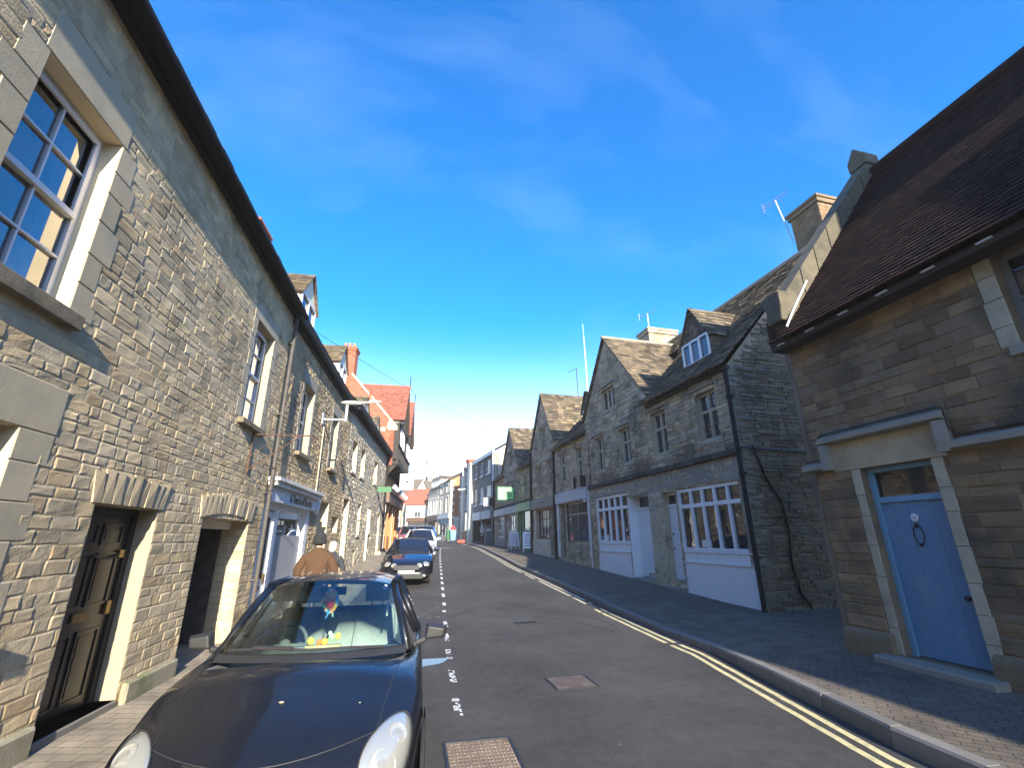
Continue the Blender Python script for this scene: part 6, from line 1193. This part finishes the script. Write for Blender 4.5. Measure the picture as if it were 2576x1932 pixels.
o = b.build('hanging_ornament', mat('beads', (.6, .6, .6), .35, .05, 5, 40, 0), None, smooth=True); o.location = (-.80, 2.92, 0); tag(o, 'colourful beaded ornament hanging from the mirror of the black hatchback', 'ornament')
b = MB()
for (x, z, s, c) in ((-.13, .98, .032, (1.5, 1.1, .1)), (-.055, .965, .026, (1.4, .35, .05)), (-.01, .97, .03, (1.5, .8, .1)), (.05, 1.0, .034, (.7, 1.2, .6)), (.10, 1.01, .028, (1.5, 1.2, .15)), (.03, 1.035, .018, (1.5, 1.5, 1.5))): b.ball((x, 1.95, z-.035), (s, s*.6, s), 10, c)
b.box(-.17, .13, .885, .905, 1.93, 1.99, (1.2, 1.1, .5)); o = b.build('dashboard_toys', M['offwhite'], None, smooth=True); o.location = (-.80, 2.92, 0); tag(o, 'row of small yellow and orange toys on the dashboard of the black hatchback', 'toys')
b = MB(); b.box(-.57, -.10, 1.235, 1.365, 2.30, 2.315); b.build('sun_visor', M['headliner'], c1, local=True, bevel=.02)
b = MB(); b.lathe((.49, 2.13, 1.355), [(.022, 0), (.022, .004)], 12, 'y'); b.box(.515, .535, 1.10, 1.22, 2.12, 2.13); b.build('windscreen_sticker', M['white'], c1, local=True)
b = MB()
for i in range(16): x, y = random.uniform(-.5, .3), random.uniform(2.7, 3.5); z = 1.46-.05*(x/.57)**2+.004; b.ball((x, y, z), (random.uniform(.006, .02), random.uniform(.006, .018), .004), 6, random.uniform(.4, .9), .3)
b.ball((.0, .62, .845), (.018, .014, .006), 8, .8)
for i in range(16): x, y = random.uniform(-.6, .6), random.uniform(.5, 1.2); b.ball((x, y, .80+.09*(y-.4)/.9-.03*(x/.8)**2+.02), (.006, .006, .003), 6, 1.2)
o = b.build('bird_droppings', M['ashlar'], c1, smooth=True, local=True); o['kind'] = 'stuff'
sal = dict(L=4.6, W=1.76, H=1.38, cowl=1.35, ty=2.35, ry=3.55, ey=4.15, lamps=2, glass='darkglass', roofm='convertible', grille=.40, hood=.93)
def gy(px, py): return G(px, py)
c2 = car('parked_car', 'shiny black convertible coupe with twin round headlamps behind the hatchback', (-.45, 16.6, zg(17.9)-.02), math.radians(-1), 'pnavy', sal); c2.rotation_euler.x = .05
b = MB(); b.box(-.2, .2, .40, .47, -.049, -.046); 
c3 = car('parked_car', 'white car parked behind the black convertible', (-.12, 24.2, zg(26)), math.radians(-1), 'pwhite', dict(hatch, glass='darkglass', mirm='pwhite')); c3.rotation_euler.x = .04
c4 = car('parked_car', 'blue car parked behind the white one', (.05, 30.5, zg(32)), math.radians(-2), 'pblue', dict(hatch, glass='darkglass', H=1.58, mirm='plastic')); c4.rotation_euler.x = .03
c5 = car('parked_car', 'dull red car with pinkish roof farther up the row', (-.9, 37.5, zg(39)), math.radians(3), 'pred', dict(hatch, glass='darkglass', H=1.55)); c5.rotation_euler.x = .03
c6 = car('parked_car', 'silver car at the far end of the parked row, beyond the red one', (-2.2, 45, zg(46)), math.radians(6), 'psilver', dict(hatch, glass='darkglass', H=1.55))
# ------------------------------------------------------------------ people
def skin(name, chains, mt, parent, root=0, sub=1):
    """Skin-modifier figure: chains = list of [(x, y, z, r), ...]; points shared by position."""
    V = []; idx = {}; E_ = []; R_ = []
    for ch in chains:
        prev = None
        for p in ch:
            key = tuple(round(c, 4) for c in p[:3])
            if key not in idx: idx[key] = len(V); V.append(p[:3]); R_.append(p[3] if hasattr(p[3], '__len__') else (p[3], p[3]))
            if prev is not None and prev != idx[key]: E_.append((prev, idx[key]))
            prev = idx[key]
    me = bpy.data.meshes.new(name); me.from_pydata(V, E_, []); me.materials.append(mt); o = bpy.data.objects.new(name, me); COL.objects.link(o); o.parent = parent
    md = o.modifiers.new('skin', 'SKIN'); md.use_smooth_shade = True; md.branch_smoothing = .5
    if not me.skin_vertices: raise RuntimeError('no skin layer')
    for i, r in enumerate(R_): me.skin_vertices[0].data[i].radius = r; me.skin_vertices[0].data[i].use_root = (i == root)
    s = o.modifiers.new('subsurf', 'SUBSURF'); s.levels = sub; s.render_levels = sub
    dg = bpy.context.evaluated_depsgraph_get(); ev = o.evaluated_get(dg); m2 = bpy.data.meshes.new_from_object(ev); o.modifiers.clear(); o.data = m2
    m2.materials.clear(); m2.materials.append(mt)
    at = m2.attributes.get('tint') or m2.color_attributes.new('tint', 'FLOAT_COLOR', 'POINT'); at.data.foreach_set('color', [1.]*4*len(m2.vertices))
    m2.polygons.foreach_set('use_smooth', [True]*len(m2.polygons)); LOC[o.name] = (0, 0, 0)
    return o
M['flesh'] = mat('skin_tone', (.50, .30, .22), .6, .06, 10, 60, .05, .002); M['coatbrown'] = mat('brown_jacket', (.075, .038, .018), .95, .12, 10, 90, .4, .006); M['knit'] = mat('black_knit', (.02, .02, .023), .95, .2, 15, 120, .3, .004)
M['darkcoat'] = mat('dark_coat', (.03, .032, .04), .9, .15, 10, 80, .3, .004); M['jeans'] = mat('dark_trousers', (.035, .04, .055), .9, .15, 12, 90, .3, .004); M['whitehair'] = mat('white_hair', (.50, .48, .43), .8, .15, 30, 140, .5, .006); M['shoe'] = mat('black_shoe', (.02, .018, .016), .5, .1, 10, 60, .1)
M['palecoat'] = mat('pale_coat', (.55, .50, .44), .9, .08, 8, 60, .2, .004); M['redcoat'] = mat('red_coat', (.3, .05, .06), .9, .1, 8, 60, .2, .004); M['bluecoat'] = mat('blue_coat', (.05, .10, .2), .9, .1, 8, 60, .2, .004)
def person(label, loc, rz, h, coat, hairm, hair='short', stride=.16, bulk=1., arm=.0, coatlen=.78, hat=False, detail=True, trousers='jeans'):
    t = thing('person', label, 'person', loc, rz); k = h/1.75; S = lambda p: (p[0]*k, p[1]*k, p[2]*k, tuple(np.array(p[3] if hasattr(p[3], '__len__') else (p[3], p[3]))*k))
    st = stride; hipz = .92
    legs = [[(0, 0, hipz, (.13, .10)), (sg*.09, 0, hipz-.06, .085), (sg*.10, sg*st*.45-.02, .50, .058), (sg*.10, sg*st-.0+(.05 if sg < 0 else 0), .09, .042), (sg*.105, sg*st-.13, .035, .035)] for sg in (-1, 1)]
    trunk = [(0, 0, hipz, (.13, .10)), (0, 0, 1.12, (.13, .095)), (0, .01, 1.34, (.15, .10)), (0, .01, 1.46, (.075, .065)), (0, -.005, 1.52, .05), (0, -.02, 1.60, .07), (0, -.02, 1.68, .072)]
    arms = []; hands = []
    for sg in (-1, 1):
        e = (sg*.255, .035*sg*0+.03, 1.14, .043); w_ = (sg*.25, -.06-.05*sg*st*3, .90, .03); 
        arms.append([(0, .01, 1.34, (.15, .10)), (sg*.165, .01, 1.41, .058), e, w_])
        hd = (w_[0]-sg*.005, w_[1]-.015, w_[2]-.07, (.03, .018)); hands.append([w_, hd])
        if detail:
            for i in range(4): x = (i-1.5)*.016; hands.append([hd, (hd[0]+sg*.004, hd[1]+x, hd[2]-.035, .009), (hd[0]-sg*.004, hd[1]+x, hd[2]-.065-.006*(i in (1, 2)), .008), (hd[0]-sg*.018, hd[1]+x, hd[2]-.085, .007)])
            hands.append([hd, (hd[0]-sg*.012, hd[1]-.035, hd[2]-.01, .010), (hd[0]-sg*.016, hd[1]-.048, hd[2]-.04, .008)])
    body = skin('body', [[S(p) for p in c] for c in [trunk]+legs+arms+hands], M['flesh'], t)
    # face
    if detail:
        f = MB(); f.ball((0, -.105*k, 1.625*k), (.014*k, .022*k, .022*k), 8); f.ball((.076*k, -.01*k, 1.63*k), (.012*k, .02*k, .032*k), 8); f.ball((-.076*k, -.01*k, 1.63*k), (.012*k, .02*k, .032*k), 8); f.build('face', M['flesh'], body, smooth=True, local=True)
        f = MB(); f.ball((.03*k, -.085*k, 1.655*k), .009*k, 8); f.ball((-.03*k, -.085*k, 1.655*k), .009*k, 8); f.build('eyes', M['black'], body, smooth=True, local=True); f = MB(); f.ball((0, -.085*k, 1.575*k), (.022*k, .008*k, .006*k), 8); f.build('mouth', M['redlens'], body, smooth=True, local=True)
    tr = [[(0, 0, hipz, (.145*bulk, .115*bulk))]+[(a[0], a[1], a[2], a[3]+.018) for a in l[1:4]] for l in legs]; skin('trousers', [[S(p) for p in c] for c in tr], M[trousers], body)
    B = bulk; cl = coatlen
    ja = [[(0, 0, cl, (.19*B, .15*B)), (0, 0, .95, (.19*B, .145*B)), (0, .0, 1.15, (.185*B, .135*B)), (0, .015, 1.36, (.195*B, .135*B)), (0, .01, 1.475, (.13*B, .10*B)), (0, -.005, 1.555, (.085, .08))]]
    for a in arms: ja.append([(0, .015, 1.36, (.195*B, .135*B)), (a[1][0]*1.12*B**.5, .01, 1.405, .085*B), (a[2][0]*1.10*B**.5, a[2][1], a[2][2], .072*B), (a[3][0]*1.06, a[3][1], a[3][2]+.02, .050*B)])
    skin('jacket', [[S(p) for p in c] for c in ja], M[coat], body, sub=2)
    for sg in (-1, 1):
        b = MB(); c = legs[0 if sg < 0 else 1][3]; b.ball((c[0]*k, (c[1]-.05)*k, .045*k), (.045*k, .13*k, .045*k), 10); b.build('shoe', M['shoe'], body, smooth=True, local=True)
    b = MB()
    if hat: b.ball((0, -.005*k, 1.70*k), (.108*k, .122*k, .13*k), 14); b.lathe((0, -.0*k, 1.60*k), [(.100*k, 0), (.116*k, .01*k), (.118*k, .07*k), (.105*k, .085*k)], 16); b.build('beanie', M[hairm], body, smooth=True, local=True)
    elif hair == 'bob':
        b.ball((0, .0, 1.67*k), (.092*k, .108*k, .095*k), 14, 1, .05); b.ball((0, .04*k, 1.60*k), (.088*k, .07*k, .09*k), 12, 1, .07); b.build('hair', M[hairm], body, smooth=True, local=True)
    else: b.ball((0, .005, 1.685*k), (.09*k, .10*k, .085*k), 12, 1, .03); b.build('hair', M[hairm], body, smooth=True, local=True)
    return t
person('man in brown jacket and black beanie walking past the beauty shop', (-1.86, 9.5, .06), math.pi+.05, 1.82, 'coatbrown', 'knit', hat=True, bulk=1.22, coatlen=.80)
person('white haired woman in dark coat walking ahead of the brown jacket', (-1.90, 11.2, .10), math.pi-.15, 1.66, 'darkcoat', 'whitehair', 'bob', bulk=1.0, coatlen=.72)
p_ = G(1213, 1361, .1)
yp = 41.5
person('person in long pale coat by the three storey block', (ray(1213, 1340)[0]/ray(1213, 1340)[1]*yp, yp, zg(yp)+.11), math.pi*.5+.4, 1.62, 'palecoat', 'whitehair', 'bob', bulk=1.1, coatlen=.62, detail=False)
far_p = [('distant person in red coat beside the recycling bins', 1139, 48, 'redcoat', 'knit', 'jeans'), ('distant person in white top crossing at the street end', 1074, 52, 'palecoat', 'knit', 'jeans'), ('distant person in blue coat at the street end', 1085, 55, 'bluecoat', 'knit', 'jeans'), ('distant white haired person in dark coat at the street end', 1066, 58, 'darkcoat', 'whitehair', 'jeans')]
for lb_, px, yy, ct_, hm, tr_ in far_p: person(lb_, (ray(px, 1345)[0]/ray(px, 1345)[1]*yy, yy, zg(yy)+.1), random.uniform(2.6, 3.6), 1.68, ct_, hm, detail=False, trousers=tr_)
# ------------------------------------------------------------------ street furniture on the right pavement
def aboard(label, px, py, w, h, rz, rows, head=True):
    p = G(px, py, .11); t = thing('pavement_board', label, 'advertising board', (p[0], p[1], zg(p[1])+koff(p[1])+.005), rz, 'white pavement boards'); a = .20
    for sg in (-1, 1):
        b = MB(); fr = lambda x, z, o=0: (x, sg*(a*(1-z/h)+.015)+sg*o, z)
        def bx(x0, x1, z0, z1, o0, o1, c=1.): b.hexa([fr(x0, z0, o0), fr(x1, z0, o0), fr(x1, z1, o0), fr(x0, z1, o0), fr(x0, z0, o1), fr(x1, z0, o1), fr(x1, z1, o1), fr(x0, z1, o1)], c)
        bx(-w/2, w/2, .22, h, 0, .02); bx(-w/2, -w/2+.05, .0, .22, 0, .02); bx(w/2-.05, w/2, .0, .22, 0, .02); pn = b.build('panel', M['white'], t, local=True)
        b = MB()
        for i in range(rows):
            z = h-.18-i*(h-.4)/rows; L0 = -w*.36
            while L0 < w*.34: e = L0+random.uniform(.03, .12); bx(L0, min(e, w*.38), z-.03, z+.03, .0205, .022, random.choice([(1, .5, .6), (.6, .6, 1), (.4, .4, .5)]) if head else (.3, .35, .5)); L0 = e+.03
        b.build('lettering', M['greyblue'] if not head else mat('sign_ink', (.35, .2, .4), .6, .1, 5, 40, 0), pn, local=True)
    return t
aboard('white pavement board with lines of red and purple lettering', 1293, 1384, .66, 1.12, .25, 6)
aboard('white pavement board beside the taupe shop, half in the sun', 1332, 1390, .80, 1.18, -.25, 5, False)
def wheelie(label, px, y, m, h=1.07):
    x = ray(px, 1345)[0]/ray(px, 1345)[1]*y; t = thing('wheelie_bin', label, 'bin', (x, y, zg(y)+.12), random.uniform(-.2, .2), 'wheelie bins by the wall')
    b = MB(); b.hexa([(-.22, -.25, .1), (.22, -.25, .1), (.22, .25, .1), (-.22, .25, .1), (-.29, -.33, h-.08), (.29, -.33, h-.08), (.29, .33, h-.08), (-.29, .33, h-.08)]); b.build('bin_body', M[m], t, local=True, bevel=.02)
    b = MB(); b.hexa([(-.31, -.36, h-.079), (.31, -.36, h-.079), (.31, .36, h-.079), (-.31, .36, h-.079), (-.27, -.30, h), (.27, -.30, h), (.27, .30, h), (-.27, .30, h)]); b.build('lid', M[m], t, local=True, bevel=.02)
    for sg in (-1, 1): b = MB(); b.lathe((sg*.24, .25, .1), [(.02, -.03), (.1, -.03), (.1, .03), (.02, .03)], 12, 'x'); b.build('wheel', M['tyre'], t, local=True)
wheelie('green wheelie bin by the orange brick gable', 1130, 47.5, 'green'); wheelie('pale blue wheelie bin beside the green one', 1139, 47, 'bluetrim'); wheelie('dark wheelie bin against the three storey block', 1167, 44.5, 'black')
x = ray(1160, 1345)[0]/ray(1160, 1345)[1]*44; b = MB(); b.hexa([(x-.3, 43.8, zg(44)+.11), (x+.3, 43.8, zg(44)+.11), (x+.3, 44.2, zg(44)+.11), (x-.3, 44.2, zg(44)+.11), (x-.34, 43.75, zg(44)+.34), (x+.34, 43.75, zg(44)+.34), (x+.34, 44.25, zg(44)+.34), (x-.34, 44.25, zg(44)+.34)]); tag(b.build('recycling_crate', mat('red_crate', (.6, .09, .05), .6, .1, 5, 40, .1), bevel=.02), 'small red recycling crate on the pavement by the pilaster', 'crate')
x = ray(1228, 1345)[0]/ray(1228, 1345)[1]*40; lt = thing('litter_bin', 'dark blue grey post box shaped bin beside the pale coated person', 'bin', (x, 40, zg(40)+.11)); b = MB(); b.box(-.28, .28, 0, 1.5, -.25, .25); b.build('bin_body', mat('slate_blue_paint', (.09, .11, .16), .6, .1, 5, 40, .1), lt, local=True, bevel=.03); b = MB(); b.box(-.2, .2, 1.05, 1.2, -.256, -.2505); b.build('slot', M['offwhite'], lt, local=True); b = MB(); b.box(-.3, .3, 1.5, 1.58, -.27, .27); b.build('lid', M['iron'], lt, local=True, bevel=.02)
b = MB();
